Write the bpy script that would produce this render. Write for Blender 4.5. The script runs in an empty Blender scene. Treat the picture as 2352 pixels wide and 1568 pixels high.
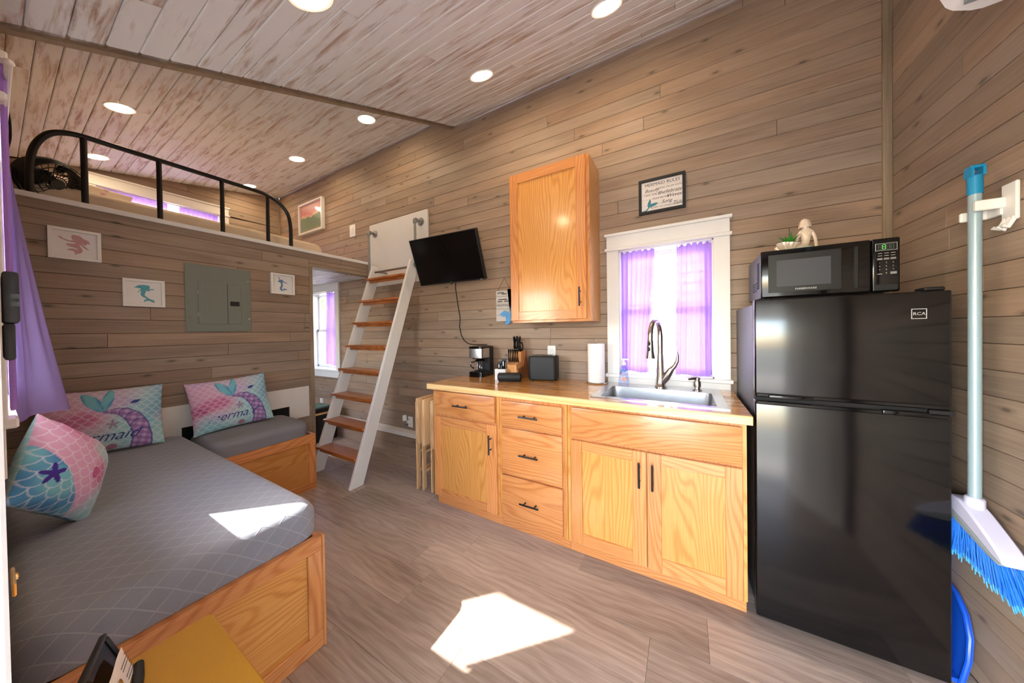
import bpy, bmesh, math, random
from mathutils import Vector, Matrix
random.seed(7)
SC = bpy.context.scene
COL = SC.collection
R = math.radians

# ------------------------------------------------------------------ camera
cam_d = bpy.data.cameras.new('camera'); cam = bpy.data.objects.new('camera', cam_d); COL.objects.link(cam)
_f = Vector((-0.49754733, 0.86737449, -0.01039981)); _r = Vector((0.86739904, 0.49737798, -0.01529858)); _u = Vector((0.00809696, 0.01663255, 0.99982888))
CAMZ = 1.31
cam.matrix_world = Matrix(((_r.x, _u.x, -_f.x, 0), (_r.y, _u.y, -_f.y, 0), (_r.z, _u.z, -_f.z, CAMZ), (0, 0, 0, 1)))
cam_d.sensor_width = 36.0; cam_d.lens = 689.1132 / 2352 * 36; cam_d.shift_y = (766.9353 - 784) / 2352
cam_d.clip_start = 0.01; cam_d.clip_end = 200
SC.camera = cam

# ------------------------------------------------------------------ light and exposure
SUN_DIR = Vector((0.77, 0.78, -1.0)).normalized()
sd = bpy.data.lights.new('sun', 'SUN'); sd.energy = 11.0; sd.angle = R(0.6); sd.color = (1.0, 0.95, 0.87)
so = bpy.data.objects.new('sun', sd); COL.objects.link(so)
so.rotation_euler = SUN_DIR.to_track_quat('-Z', 'Y').to_euler(); so.location = (-4, -4, 7)
W = bpy.data.worlds.new('sky'); SC.world = W; W.use_nodes = True
wn = W.node_tree.nodes; wl = W.node_tree.links
sky = wn.new('ShaderNodeTexSky'); sky.sky_type = 'NISHITA'; sky.sun_disc = False
sky.sun_elevation = R(42); sky.sun_rotation = R(225); sky.air_density = 1.0; sky.dust_density = 1.6; sky.ozone_density = 1.0
wl.new(sky.outputs['Color'], wn['Background'].inputs['Color']); wn['Background'].inputs['Strength'].default_value = 1.35
LAMP_STRENGTH = 32.0
SC.view_settings.view_transform = 'Standard'; SC.view_settings.look = 'None'; SC.view_settings.gamma = 1.0
SC.view_settings.use_curve_mapping = False; SC.view_settings.exposure = 1.56

def portal(name, loc, sx, sy, direction):
    d = bpy.data.lights.new(name, 'AREA'); d.shape = 'RECTANGLE'; d.size = sx; d.size_y = sy; d.energy = 0
    d.cycles.is_portal = True
    o = bpy.data.objects.new(name, d); COL.objects.link(o); o.location = loc
    o.rotation_euler = Vector(direction).to_track_quat('-Z', 'Z').to_euler()
portal('door_daylight_portal', (0, -0.14, 1.0), 0.9, 2.1, (0, 1, 0))

# ------------------------------------------------------------------ small tools
def s2l(c):
    c = c / 255.0
    return c / 12.92 if c <= 0.04045 else ((c + 0.055) / 1.055) ** 2.4
def rgb(r, g, b): return (s2l(r), s2l(g), s2l(b), 1.0)
def add3(a, b): return (a[0] + b[0], a[1] + b[1], a[2] + b[2])
def lerp(a, b, t): return a + (b - a) * t
def smooth(a, b, x):
    t = max(0.0, min(1.0, (x - a) / (b - a))); return t * t * (3 - 2 * t)

OFFS = {}      # object name -> offset that turns world coordinates into the thing's own
def tag(o, label=None, cat=None, group=None, kind=None):
    if label: o['label'] = label
    if cat: o['category'] = cat
    if group: o['group'] = group
    if kind: o['kind'] = kind
    return o
def thing(name, label, cat, loc=(0, 0, 0), rot=None, group=None, kind=None):
    o = bpy.data.objects.new(name, None); COL.objects.link(o)
    o.empty_display_size = 0.05; o.location = loc
    if rot is not None: o.rotation_euler = rot; OFFS[o.name] = (0, 0, 0)
    else: OFFS[o.name] = tuple(loc)
    return tag(o, label, cat, group, kind)
def place(name, me, mat, parent=None):
    o = bpy.data.objects.new(name, me); COL.objects.link(o)
    if mat is not None:
        if len(me.materials) == 0: me.materials.append(mat)
    if parent is not None:
        o.parent = parent; OFFS[o.name] = OFFS.get(parent.name, (0, 0, 0))
    return o

class MB:
    """collects shapes (in world coordinates unless the thing is rotated) and links them as one mesh object"""
    def __init__(s): s.bm = bmesh.new()
    def box(s, x0, x1, y0, y1, z0, z1, bev=0, seg=1):
        b = bmesh.new(); bmesh.ops.create_cube(b, size=1)
        for v in b.verts:
            v.co = Vector((lerp(x0, x1, v.co.x + .5), lerp(y0, y1, v.co.y + .5), lerp(z0, z1, v.co.z + .5)))
        if bev: bmesh.ops.bevel(b, geom=b.edges[:], offset=bev, segments=seg, profile=.5, affect='EDGES')
        s.join(b); return s
    def join(s, b, M=None):
        if M is not None: b.transform(M)
        me = bpy.data.meshes.new('_t'); b.to_mesh(me); b.free(); s.bm.from_mesh(me); bpy.data.meshes.remove(me)
    def poly(s, vs, fs):
        nv = [s.bm.verts.new(v) for v in vs]
        for f in fs:
            try: s.bm.faces.new([nv[i] for i in f])
            except ValueError: pass
        return s
    def prism(s, pts, fn, d0, d1, bev=0):
        """closed 2-D outline, fn(a, b, d) -> 3-D"""
        b = bmesh.new(); n = len(pts)
        A = [b.verts.new(fn(p[0], p[1], d0)) for p in pts]; B = [b.verts.new(fn(p[0], p[1], d1)) for p in pts]
        b.faces.new(A); b.faces.new(B[::-1])
        for i in range(n): b.faces.new((A[i], B[i], B[(i + 1) % n], A[(i + 1) % n])[::-1])
        bmesh.ops.recalc_face_normals(b, faces=b.faces)
        if bev: bmesh.ops.bevel(b, geom=b.edges[:], offset=bev, segments=1, affect='EDGES')
        s.join(b); return s
    def tube(s, pts, r, seg=10, cap=True, closed=False):
        pts = [Vector(p) for p in pts]; n = len(pts)
        rs = r if isinstance(r, (list, tuple)) else [r] * n
        rings = []; up = None
        for i, p in enumerate(pts):
            if closed: t = (pts[(i + 1) % n] - pts[i - 1])
            else: t = pts[min(i + 1, n - 1)] - pts[max(i - 1, 0)]
            t.normalize()
            if up is None:
                up = Vector((0, 0, 1)) if abs(t.z) < .9 else Vector((0, 1, 0))
            a = t.cross(up)
            if a.length < 1e-5: a = t.cross(Vector((1, 0, 0)))
            a.normalize(); up = a.cross(t).normalized()
            rings.append([s.bm.verts.new(p + (a * math.cos(k * 2 * math.pi / seg) + up * math.sin(k * 2 * math.pi / seg)) * rs[i]) for k in range(seg)])
        m = n if closed else n - 1
        for i in range(m):
            A = rings[i]; B = rings[(i + 1) % n]
            for k in range(seg): s.bm.faces.new((A[k], A[(k + 1) % seg], B[(k + 1) % seg], B[k])[::-1])
        if cap and not closed:
            s.bm.faces.new(rings[0]); s.bm.faces.new(rings[-1][::-1])
        return s
    def tri(s):
        bmesh.ops.triangulate(s.bm, faces=s.bm.faces[:]); return s
    def lathe(s, prof, c, seg=20, M=None, cap=True):
        """profile of (radius, z) about +Z, moved to c (and turned by M)"""
        T = Matrix.Translation(Vector(c)) @ (M.to_4x4() if M is not None else Matrix.Identity(4))
        rings = []
        for rr, z in prof:
            rings.append([s.bm.verts.new(T @ Vector((rr * math.cos(k * 2 * math.pi / seg), rr * math.sin(k * 2 * math.pi / seg), z))) for k in range(seg)])
        for A, B in zip(rings[:-1], rings[1:]):
            for k in range(seg): s.bm.faces.new((A[k], A[(k + 1) % seg], B[(k + 1) % seg], B[k]))
        if cap:
            s.bm.faces.new(rings[0][::-1]); s.bm.faces.new(rings[-1])
        return s
    def grid(s, fn, nu, nv, closed_u=False):
        V = [[s.bm.verts.new(fn(i / (nu if closed_u else nu - 1), j / (nv - 1))) for j in range(nv)] for i in range(nu)]
        for i in range(nu if closed_u else nu - 1):
            for j in range(nv - 1):
                a = V[i]; b = V[(i + 1) % nu]
                try: s.bm.faces.new((a[j], b[j], b[j + 1], a[j + 1]))
                except ValueError: pass
        return s
    def ball(s, c, rx, ry, rz, u=14, v=9, M=None):
        b = bmesh.new(); bmesh.ops.create_uvsphere(b, u_segments=u, v_segments=v, radius=1)
        T = Matrix.Translation(Vector(c)) @ (M.to_4x4() if M is not None else Matrix.Identity(4)) @ Matrix.Diagonal((rx, ry, rz, 1))
        s.join(b, T); return s
    def build(s, name, mat, parent=None, smooth_deg=35, recalc=False):
        if recalc: bmesh.ops.recalc_face_normals(s.bm, faces=s.bm.faces)
        me = bpy.data.meshes.new(name); s.bm.to_mesh(me); s.bm.free()
        if parent is not None:
            off = OFFS.get(parent.name, (0, 0, 0))
            if any(off): me.transform(Matrix.Translation(Vector(off) * -1))
        if smooth_deg:
            for p in me.polygons: p.use_smooth = True
            me.set_sharp_from_angle(angle=R(smooth_deg))
        return place(name, me, mat, parent)

def boxpart(name, mat, parent, *a, **k): return MB().box(*a, **k).build(name, mat, parent)

# ------------------------------------------------------------------ materials
class NT:
    def __init__(s, name):
        s.m = bpy.data.materials.new(name); s.m.use_nodes = True; s.t = s.m.node_tree; s.n = s.t.nodes
        s.bsdf = s.n['Principled BSDF']
    def new(s, ty, **k):
        x = s.n.new(ty)
        for a, b in k.items(): setattr(x, a, b)
        return x
    def link(s, a, b): s.t.links.new(a, b)
    def val(s, sock, v):
        if isinstance(v, bpy.types.NodeSocket): s.link(v, sock)
        else: sock.default_value = v
    def math(s, op, a, b=0.0, c=None):
        x = s.new('ShaderNodeMath', operation=op); s.val(x.inputs[0], a); s.val(x.inputs[1], b)
        if c is not None: s.val(x.inputs[2], c)
        return x.outputs[0]
    def comb(s, x, y, z):
        n = s.new('ShaderNodeCombineXYZ'); s.val(n.inputs[0], x); s.val(n.inputs[1], y); s.val(n.inputs[2], z); return n.outputs[0]
    def sep(s, v):
        n = s.new('ShaderNodeSeparateXYZ'); s.link(v, n.inputs[0]); return n.outputs
    def noise(s, v, scale=1.0, detail=4.0, rough=.55, dist=0.0):
        n = s.new('ShaderNodeTexNoise'); s.link(v, n.inputs['Vector']); n.inputs['Scale'].default_value = scale
        n.inputs['Detail'].default_value = detail; n.inputs['Roughness'].default_value = rough; n.inputs['Distortion'].default_value = dist
        return n.outputs[0]
    def voro(s, v, scale=1.0):
        n = s.new('ShaderNodeTexVoronoi', voronoi_dimensions='2D'); s.link(v, n.inputs['Vector']); n.inputs['Scale'].default_value = scale; return n.outputs[0]
    def ramp(s, f, stops, interp='LINEAR'):
        n = s.new('ShaderNodeValToRGB'); s.link(f, n.inputs[0]); e = n.color_ramp.elements; n.color_ramp.interpolation = interp
        while len(e) > 1: e.remove(e[-1])
        e[0].position = stops[0][0]; e[0].color = stops[0][1]
        for p, c in stops[1:]:
            q = e.new(p); q.color = c
        return n.outputs[0]
    def mix(s, f, a, b, mode='MIX'):
        n = s.new('ShaderNodeMix', data_type='RGBA', blend_type=mode); s.val(n.inputs[0], f); s.val(n.inputs[6], a); s.val(n.inputs[7], b); return n.outputs[2]
    def bump(s, h, strength=.3, dist=.002):
        n = s.new('ShaderNodeBump'); s.link(h, n.inputs['Height']); n.inputs['Strength'].default_value = strength; n.inputs['Distance'].default_value = dist
        s.link(n.outputs[0], s.bsdf.inputs['Normal'])
    def out(s, col, rough=.5, metal=0.0, spec=None, coat=None):
        s.val(s.bsdf.inputs['Base Color'], col); s.val(s.bsdf.inputs['Roughness'], rough); s.bsdf.inputs['Metallic'].default_value = metal
        if spec is not None: s.bsdf.inputs['Specular IOR Level'].default_value = spec
        if coat: s.bsdf.inputs['Coat Weight'].default_value = coat; s.bsdf.inputs['Coat Roughness'].default_value = .12
        return s.m
    def rnd(s): return s.new('ShaderNodeObjectInfo').outputs['Random']
    def pos(s): return s.new('ShaderNodeNewGeometry').outputs['Position']
    def obj(s): return s.new('ShaderNodeTexCoord').outputs['Object']
V4 = lambda v: (v, v, v, 1)

def plain(name, col, rough=.5, metal=0.0, spec=None, coat=None, noise_amt=0.06, nscale=30.0, bump=0.0):
    t = NT(name); p = t.obj(); n = t.noise(p, nscale, 3)
    f = t.math('MULTIPLY_ADD', n, 2 * noise_amt, 1 - noise_amt)
    c = t.mix(1.0, col, t.comb(f, f, f), 'MULTIPLY')
    if bump: t.bump(t.noise(p, nscale * 6, 2), bump, .001)
    return t.out(c, rough, metal, spec, coat)

def axes(t, v, along, across):
    s = t.sep(v); k = 3 - along - across
    return s[along], s[across], s[k]

def plank_mat(name, along, across, c_dark, c_mid, c_light, rough=.55, knots=True, tint=.10, warm=None, source='pos'):
    """stained board: grain along one axis, each board (object) its own tone"""
    t = NT(name); a, c, k = axes(t, t.pos() if source == 'pos' else t.obj(), along, across); r = t.rnd()
    off = t.math('MULTIPLY', r, 37.0); a2 = t.math('ADD', a, off); c2 = t.math('ADD', c, t.math('MULTIPLY', r, 11.0))
    fine = t.noise(t.comb(t.math('MULTIPLY', a2, 3.0), t.math('MULTIPLY', c2, 95.0), k), 1, 5, .6)
    broad = t.noise(t.comb(t.math('MULTIPLY', a2, 1.6), t.math('MULTIPLY', c2, 9.0), k), 1, 3, .5, .4)
    g = t.math('ADD', t.math('MULTIPLY', fine, .45), t.math('MULTIPLY', broad, .55))
    col = t.ramp(g, [(.30, c_dark), (.5, c_mid), (.70, c_light)])
    if warm is not None:
        r2 = t.math('FRACT', t.math('MULTIPLY', r, 7.31)); col = t.mix(t.math('MULTIPLY', r2, .75), col, t.mix(1.0, col, warm, 'MULTIPLY'))
    f = t.math('MULTIPLY_ADD', r, 2 * tint, 1 - tint); col = t.mix(1.0, col, t.comb(f, f, f), 'MULTIPLY')
    if knots:
        kn = t.voro(t.comb(t.math('MULTIPLY', a2, 1.9), t.math('MULTIPLY', c2, 5.0), 0.0), 1)
        kf = t.ramp(kn, [(.022, V4(.75)), (.04, V4(.3)), (.085, V4(0))]); col = t.mix(kf, col, tuple(x * .35 for x in c_dark[:3]) + (1,))
    t.bump(g, .18, .002)
    return t.out(col, rough)

def white_ceiling_mat(name):
    t = NT(name); a, c, k = axes(t, t.pos(), 0, 1); r = t.rnd()
    a2 = t.math('ADD', a, t.math('MULTIPLY', r, 37.0)); c2 = t.math('ADD', c, t.math('MULTIPLY', r, 5.0))
    worn = t.noise(t.comb(t.math('MULTIPLY', a2, 3.0), t.math('MULTIPLY', c2, 26.0), k), 1, 6, .66, .4)
    fine = t.noise(t.comb(t.math('MULTIPLY', a2, 5.0), t.math('MULTIPLY', c2, 120.0), k), 1, 3)
    m = t.math('ADD', t.math('MULTIPLY', worn, .8), t.math('MULTIPLY', fine, .2))
    m = t.math('ADD', m, t.math('MULTIPLY', t.math('SUBTRACT', r, .5), .07))
    f = t.ramp(m, [(.49, V4(.02)), (.565, V4(.38)), (.66, V4(.95))])
    col = t.mix(f, rgb(228, 230, 232), rgb(160, 126, 98))
    t.bump(m, .25, .002)
    return t.out(col, .55)

def floor_mat(name):
    t = NT(name); a, c, k = axes(t, t.pos(), 0, 1); r = t.rnd()
    a2 = t.math('ADD', a, t.math('MULTIPLY', r, 37.0)); c2 = t.math('ADD', c, t.math('MULTIPLY', r, 11.0))
    warp = t.noise(t.comb(t.math('MULTIPLY', a2, 1.5), t.math('MULTIPLY', c2, 5.0), k), 1, 3, .5)
    rings = t.math('SINE', t.math('ADD', t.math('MULTIPLY', c2, 150.0), t.math('MULTIPLY', warp, 42.0)))
    fine = t.noise(t.comb(t.math('MULTIPLY', a2, 4.0), t.math('MULTIPLY', c2, 130.0), k), 1, 4)
    big = t.noise(t.comb(t.math('MULTIPLY', a2, .9), t.math('MULTIPLY', c2, 4.0), k), 1, 3)
    g = t.math('ADD', t.math('MULTIPLY_ADD', rings, .055, .5), t.math('MULTIPLY', t.math('SUBTRACT', fine, .5), .5))
    g = t.math('ADD', g, t.math('MULTIPLY', t.math('SUBTRACT', big, .5), .7))
    col = t.ramp(g, [(.22, rgb(122, 106, 97)), (.5, rgb(166, 149, 138)), (.78, rgb(193, 178, 168))])
    f = t.math('MULTIPLY_ADD', r, .34, .83); col = t.mix(1.0, col, t.comb(f, f, f), 'MULTIPLY')
    t.bump(g, .12, .001)
    return t.out(col, .42)

def oak_mat(name, along, across, c0, c1, c2, rough=.32, rings=250.0, warp=150.0, coat=.25):
    """varnished red oak with cathedral figure"""
    t = NT(name); a, c, k = axes(t, t.obj(), along, across); r = t.rnd()
    a2 = t.math('ADD', a, t.math('MULTIPLY', r, 23.0)); b2 = t.math('ADD', c, t.math('MULTIPLY', r, 7.0))
    w = t.noise(t.comb(t.math('MULTIPLY', a2, .8), t.math('MULTIPLY', b2, 4.2), k), 1, 2.0, .35)
    rg = t.math('SINE', t.math('ADD', t.math('MULTIPLY', b2, rings), t.math('MULTIPLY', w, warp)))
    rg = t.math('POWER', t.math('MULTIPLY_ADD', rg, .5, .5), 2.6)
    fine = t.noise(t.comb(t.math('MULTIPLY', a2, 6.0), t.math('MULTIPLY', b2, 210.0), t.math('MULTIPLY', k, 60.0)), 1, 4, .6)
    g = t.math('ADD', t.math('MULTIPLY', rg, .26), t.math('MULTIPLY', fine, .66))
    col = t.ramp(g, [(.2, c2), (.5, c1), (.95, c0)])
    f = t.math('MULTIPLY_ADD', r, .16, .92); col = t.mix(1.0, col, t.comb(f, f, f), 'MULTIPLY')
    t.bump(fine, .08, .001)
    return t.out(col, rough, coat=coat)

OAK = dict(c0=rgb(160, 88, 40), c1=rgb(202, 130, 72), c2=rgb(222, 156, 98))
OAKP = dict(c0=rgb(168, 102, 42), c1=rgb(206, 140, 68), c2=rgb(224, 164, 94))
M = {}
M['wall_x'] = plank_mat('grey_stained_boards_long', 0, 2, rgb(125, 107, 93), rgb(152, 132, 115), rgb(170, 149, 131), warm=(1.12, .98, .86, 1))
M['wall_y'] = plank_mat('grey_stained_boards_end', 1, 2, rgb(121, 105, 93), rgb(147, 129, 114), rgb(164, 146, 130), warm=(1.12, .98, .86, 1))
M['trim_grey'] = plank_mat('grey_stained_trim', 2, 0, rgb(112, 96, 80), rgb(146, 127, 105), rgb(165, 146, 122), knots=False)
M['trim_grey_y'] = plank_mat('grey_stained_trim_level', 1, 2, rgb(112, 96, 80), rgb(146, 127, 105), rgb(165, 146, 122), knots=False)
M['ceil'] = white_ceiling_mat('whitewashed_boards')
M['floor'] = floor_mat('grey_oak_vinyl_planks')
M['back'] = plain('dark_wall_backing', rgb(70, 60, 50), .9)
M['oak_x'] = oak_mat('oak_grain_across', 0, 2, **OAK); M['oak_z'] = oak_mat('oak_grain_upright', 2, 0, **OAK)
M['oak_y'] = oak_mat('oak_grain_bed', 1, 2, **OAK); M['oak_zy'] = oak_mat('oak_grain_upright_bed', 2, 1, **OAK)
M['oakp_z'] = oak_mat('oak_panel_upright', 2, 0, **OAKP); M['oakp_y'] = oak_mat('oak_panel_bed', 1, 2, **OAKP)
M['oak_in'] = oak_mat('oak_side_panel', 2, 1, **OAKP)
M['white'] = plain('white_painted_wood', rgb(232, 230, 228), .38, noise_amt=.02)
M['white_rough'] = plain('white_painted_board', rgb(226, 222, 218), .5, noise_amt=.04, nscale=8)
M['plastic_white'] = plain('white_plastic', rgb(236, 235, 232), .3, noise_amt=.01)
M['black'] = plain('black_powder_coat', rgb(18, 18, 20), .38, noise_amt=.1)
M['black_gloss'] = plain('black_gloss', rgb(11, 11, 13), .1, noise_amt=.05)
M['black_matte'] = plain('black_plastic', rgb(24, 24, 26), .55, noise_amt=.12)
M['black_slot'] = plain('black_recess', rgb(6, 6, 7), .8)
M['steel'] = plain('stainless_steel', (.62, .62, .62, 1), .26, 1.0, noise_amt=.04)
M['nickel'] = plain('brushed_nickel', (.47, .41, .36, 1), .24, 1.0, noise_amt=.05)
M['iron'] = plain('galvanised_pipe', (.33, .33, .33, 1), .42, .85, noise_amt=.2, nscale=60)
M['chrome'] = plain('chrome', (.75, .75, .76, 1), .12, 1.0, noise_amt=.01)
M['brass'] = plain('brass', (.75, .5, .18, 1), .3, 1.0)
def mattress_mat(name):
    t = NT(name); s = t.sep(t.obj())
    def fam(u):
        f = t.math('ABSOLUTE', t.math('SUBTRACT', t.math('FRACT', u), .5)); return t.math('SMOOTH_MIN', f, .06, .02)
    u1 = t.math('ADD', t.math('MULTIPLY', s[0], 13.0), t.math('MULTIPLY', s[1], 13.0)); u2 = t.math('SUBTRACT', t.math('MULTIPLY', s[0], 13.0), t.math('MULTIPLY', s[1], 13.0))
    u1 = t.math('ADD', u1, t.math('MULTIPLY', s[2], -13.0)); u2 = t.math('ADD', u2, t.math('MULTIPLY', s[2], -13.0))
    h = t.math('MINIMUM', fam(u1), fam(u2))
    line = t.ramp(h, [(.0, V4(1)), (.035, V4(.4)), (.058, V4(0))])
    weave = t.noise(t.obj(), 420, 2)
    col = t.mix(t.math('MULTIPLY', line, .45), rgb(140, 145, 158), rgb(184, 188, 198))
    f = t.math('MULTIPLY_ADD', weave, .2, .9); col = t.mix(1.0, col, t.comb(f, f, f), 'MULTIPLY')
    t.bump(t.math('ADD', t.math('MULTIPLY', line, .8), t.math('MULTIPLY', weave, .15)), .35, .003)
    m = t.out(col, .85, spec=.2); t.bsdf.inputs['Sheen Weight'].default_value = .15
    return m
M['mattress'] = mattress_mat('grey_quilted_cover')
M['cream'] = plain('cream_fabric', rgb(226, 205, 182), .9, nscale=240, noise_amt=.1, bump=.3)
M['bench_fabric'] = plain('grey_fabric', rgb(132, 134, 144), .9, nscale=260, noise_amt=.12, bump=.25)

def curtain_mat(name, c, tl=.30):
    t = NT(name); n = t.noise(t.obj(), 300, 2); f = t.math('MULTIPLY_ADD', n, .16, .92)
    col = t.mix(1.0, c, t.comb(f, f, f), 'MULTIPLY')
    d = t.new('ShaderNodeBsdfDiffuse'); tr = t.new('ShaderNodeBsdfTranslucent'); mx = t.new('ShaderNodeMixShader'); mx.inputs[0].default_value = tl
    t.link(col, d.inputs[0]); t.link(col, tr.inputs[0]); t.link(d.outputs[0], mx.inputs[1]); t.link(tr.outputs[0], mx.inputs[2])
    tp = t.new('ShaderNodeBsdfTransparent'); m2 = t.new('ShaderNodeMixShader'); m2.inputs[0].default_value = .02
    t.link(mx.outputs[0], m2.inputs[1]); t.link(tp.outputs[0], m2.inputs[2]); t.link(m2.outputs[0], t.n['Material Output'].inputs[0]); return t.m
M['curtain'] = curtain_mat('purple_curtain', rgb(180, 142, 224)); M['curtain_backlit'] = curtain_mat('backlit_lavender_curtain', rgb(186, 168, 240), .62)  # second one: backlight put into a paler, bluer, more translucent copy

def glass_mat(name, tint=(1, 1, 1, 1), fac=.07):
    t = NT(name); tp = t.new('ShaderNodeBsdfTransparent'); tp.inputs[0].default_value = tint
    g = t.new('ShaderNodeBsdfGlossy'); g.inputs['Roughness'].default_value = .02; fr = t.new('ShaderNodeLayerWeight'); fr.inputs[0].default_value = .5; fo = t.math('MULTIPLY_ADD', t.math('POWER', fr.outputs['Facing'], 5.0), .6, .04)
    mx = t.new('ShaderNodeMixShader'); t.link(fo, mx.inputs[0]); t.link(tp.outputs[0], mx.inputs[1]); t.link(g.outputs[0], mx.inputs[2])
    t.link(mx.outputs[0], t.n['Material Output'].inputs[0]); return t.m
M['glass'] = glass_mat('clear_glass'); M['glass_soap'] = glass_mat('clear_lilac_soap', (.84, .86, .97, 1)); M['glass_dark'] = glass_mat('smoked_glass', (.25, .26, .28, 1))

def vcol_mat(name, rough=.85, spec=.2):
    t = NT(name); a = t.new('ShaderNodeAttribute', attribute_name='print'); n = t.noise(t.obj(), 350, 2); f = t.math('MULTIPLY_ADD', n, .16, .92)
    return t.out(t.mix(1.0, a.outputs['Color'], t.comb(f, f, f), 'MULTIPLY'), rough, spec=spec)
M['print'] = vcol_mat('printed_fabric'); M['print_gloss'] = vcol_mat('printed_paper', .35, .4)

def emit_mat(name, col, strength):
    t = NT(name); e = t.new('ShaderNodeEmission'); e.inputs[0].default_value = col; e.inputs[1].default_value = strength
    t.link(e.outputs[0], t.n['Material Output'].inputs[0]); return t.m
M['led'] = emit_mat('warm_led_lens', (1.0, .76, .47, 1), LAMP_STRENGTH)
M['seg_green'] = emit_mat('green_display', (.25, .9, .2, 1), .6)

def counter_mat(name):
    t = NT(name); a, c, k = axes(t, t.obj(), 0, 1); st = t.math('FLOOR', t.math('MULTIPLY', c, 7.5))
    r = t.math('FRACT', t.math('MULTIPLY', t.math('SINE', t.math('MULTIPLY', st, 12.9898)), 43758.5))
    a2 = t.math('ADD', a, t.math('MULTIPLY', r, 9.0))
    w = t.noise(t.comb(t.math('MULTIPLY', a2, 2.0), t.math('MULTIPLY', c, 8.0), r), 1, 3); fine = t.noise(t.comb(t.math('MULTIPLY', a2, 5.0), t.math('MULTIPLY', c, 150.0), k), 1, 4)
    rg = t.math('SINE', t.math('ADD', t.math('MULTIPLY', c, 110.0), t.math('MULTIPLY', w, 26.0)))
    g = t.math('ADD', t.math('MULTIPLY_ADD', rg, .11, .5), t.math('MULTIPLY', t.math('SUBTRACT', fine, .5), .7))
    col = t.ramp(g, [(.2, rgb(164, 104, 46)), (.5, rgb(212, 150, 80)), (.8, rgb(232, 178, 110))])
    kn = t.noise(t.comb(t.math('MULTIPLY', a2, 3.5), t.math('MULTIPLY', c, 17.0), r), 1, 2, .5); kf = t.ramp(kn, [(.66, V4(0)), (.74, V4(.75))]); col = t.mix(kf, col, rgb(84, 44, 16))
    f = t.math('MULTIPLY_ADD', r, .2, .88); col = t.mix(1.0, col, t.comb(f, f, f), 'MULTIPLY')
    return t.out(col, .16, coat=.6)
M['counter'] = counter_mat('varnished_knotty_wood')
M['maple'] = oak_mat('pale_wood_edge', 0, 2, rgb(206, 150, 88), rgb(232, 186, 122), rgb(244, 208, 152), rings=200, warp=30, rough=.25)
M['tread'] = oak_mat('red_brown_tread', 0, 1, rgb(120, 62, 22), rgb(170, 94, 40), rgb(198, 120, 58), rings=380, rough=.3)
M['tray'] = oak_mat('pale_rubberwood', 2, 1, rgb(176, 128, 82), rgb(214, 170, 120), rgb(230, 192, 146), rings=260, rough=.45, coat=.05)
M['walnut'] = oak_mat('brown_knife_block', 2, 0, rgb(96, 52, 24), rgb(140, 82, 42), rgb(166, 104, 60), rings=400)
M['acacia'] = oak_mat('light_knife_block', 2, 0, rgb(160, 98, 48), rgb(206, 142, 82), rgb(224, 166, 106), rings=400)
M['darkwood'] = oak_mat('dark_stained_wood', 0, 1, rgb(30, 18, 12), rgb(52, 32, 22), rgb(70, 44, 30))
M['panel_grey'] = plain('grey_enamelled_steel', rgb(120, 126, 118), .45, noise_amt=.08, nscale=200)
M['paper'] = plain('white_paper', rgb(240, 236, 230), .9, noise_amt=.04, nscale=60, bump=.1)
M['ink'] = plain('dark_print_ink', rgb(52, 46, 44), .7)
M['ink_blue'] = plain('indigo_print_ink', rgb(58, 70, 140), .8)
M['silver_ink'] = plain('silver_print', rgb(200, 200, 200), .35, .3)
M['teal_ink'] = plain('teal_print', rgb(62, 128, 140), .7, noise_amt=.2, nscale=60)
M['rose'] = plain('dusty_rose_print', rgb(196, 152, 158), .8, noise_amt=.1, nscale=90)
M['aqua'] = plain('aqua_print', rgb(92, 168, 182), .8, noise_amt=.1, nscale=90)
M['slate_blue'] = plain('slate_blue_print', rgb(104, 138, 178), .8, noise_amt=.1, nscale=90)
M['dolphin'] = plain('bright_blue_tail_paint', rgb(84, 154, 214), .5, noise_amt=.3, nscale=40)
M['bristle'] = plain('blue_bristle', rgb(20, 116, 226), .5, noise_amt=.25, nscale=120)
M['bristle_tip'] = plain('pale_blue_bristle_tip', rgb(70, 170, 238), .5, noise_amt=.2, nscale=120)
M['lavender'] = plain('pale_lavender_plastic', rgb(206, 206, 232), .25, noise_amt=.02)
M['grey_soft'] = plain('grey_rubber', rgb(140, 150, 152), .6)
M['pole'] = plain('pale_blue_grey_pole', rgb(158, 182, 192), .3, .2, noise_amt=.03)
M['cyan'] = plain('cyan_plastic', rgb(20, 140, 190), .4, noise_amt=.05)
M['cobalt'] = plain('cobalt_blue_plastic', rgb(24, 88, 214), .32, noise_amt=.05)
M['pearl'] = plain('pearl_ceramic', rgb(226, 206, 184), .18, .15, noise_amt=.15, nscale=90, coat=.6)
M['pearl_green'] = plain('pearl_green_ceramic', rgb(176, 196, 180), .2, .15, noise_amt=.25, nscale=160, coat=.6)
M['leaf'] = plain('green_leaf', rgb(44, 122, 32), .45, noise_amt=.25, nscale=60)
M['mustard'] = plain('mustard_board', rgb(196, 140, 30), .45, noise_amt=.07, nscale=200)
M['screen'] = plain('tv_screen', rgb(10, 10, 12), .12, noise_amt=.02)
M['fridge_side'] = plain('textured_black_steel', rgb(46, 46, 50), .35, noise_amt=.1, nscale=300, bump=.5)
M['fridge_door'] = plain('glossy_black_door', rgb(9, 9, 11), .14, noise_amt=.03, nscale=3, coat=.3)
M['window_mw'] = plain('microwave_window', rgb(74, 76, 80), .12, noise_amt=.08, nscale=900)
M['grass'] = plain('dry_lawn', rgb(150, 146, 130), .9, noise_amt=.3, nscale=12)
M['concrete'] = plain('pale_deck', rgb(176, 170, 160), .8, noise_amt=.1)
M['siding'] = plain('white_siding', rgb(240, 240, 238), .6, noise_amt=.02)
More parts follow.
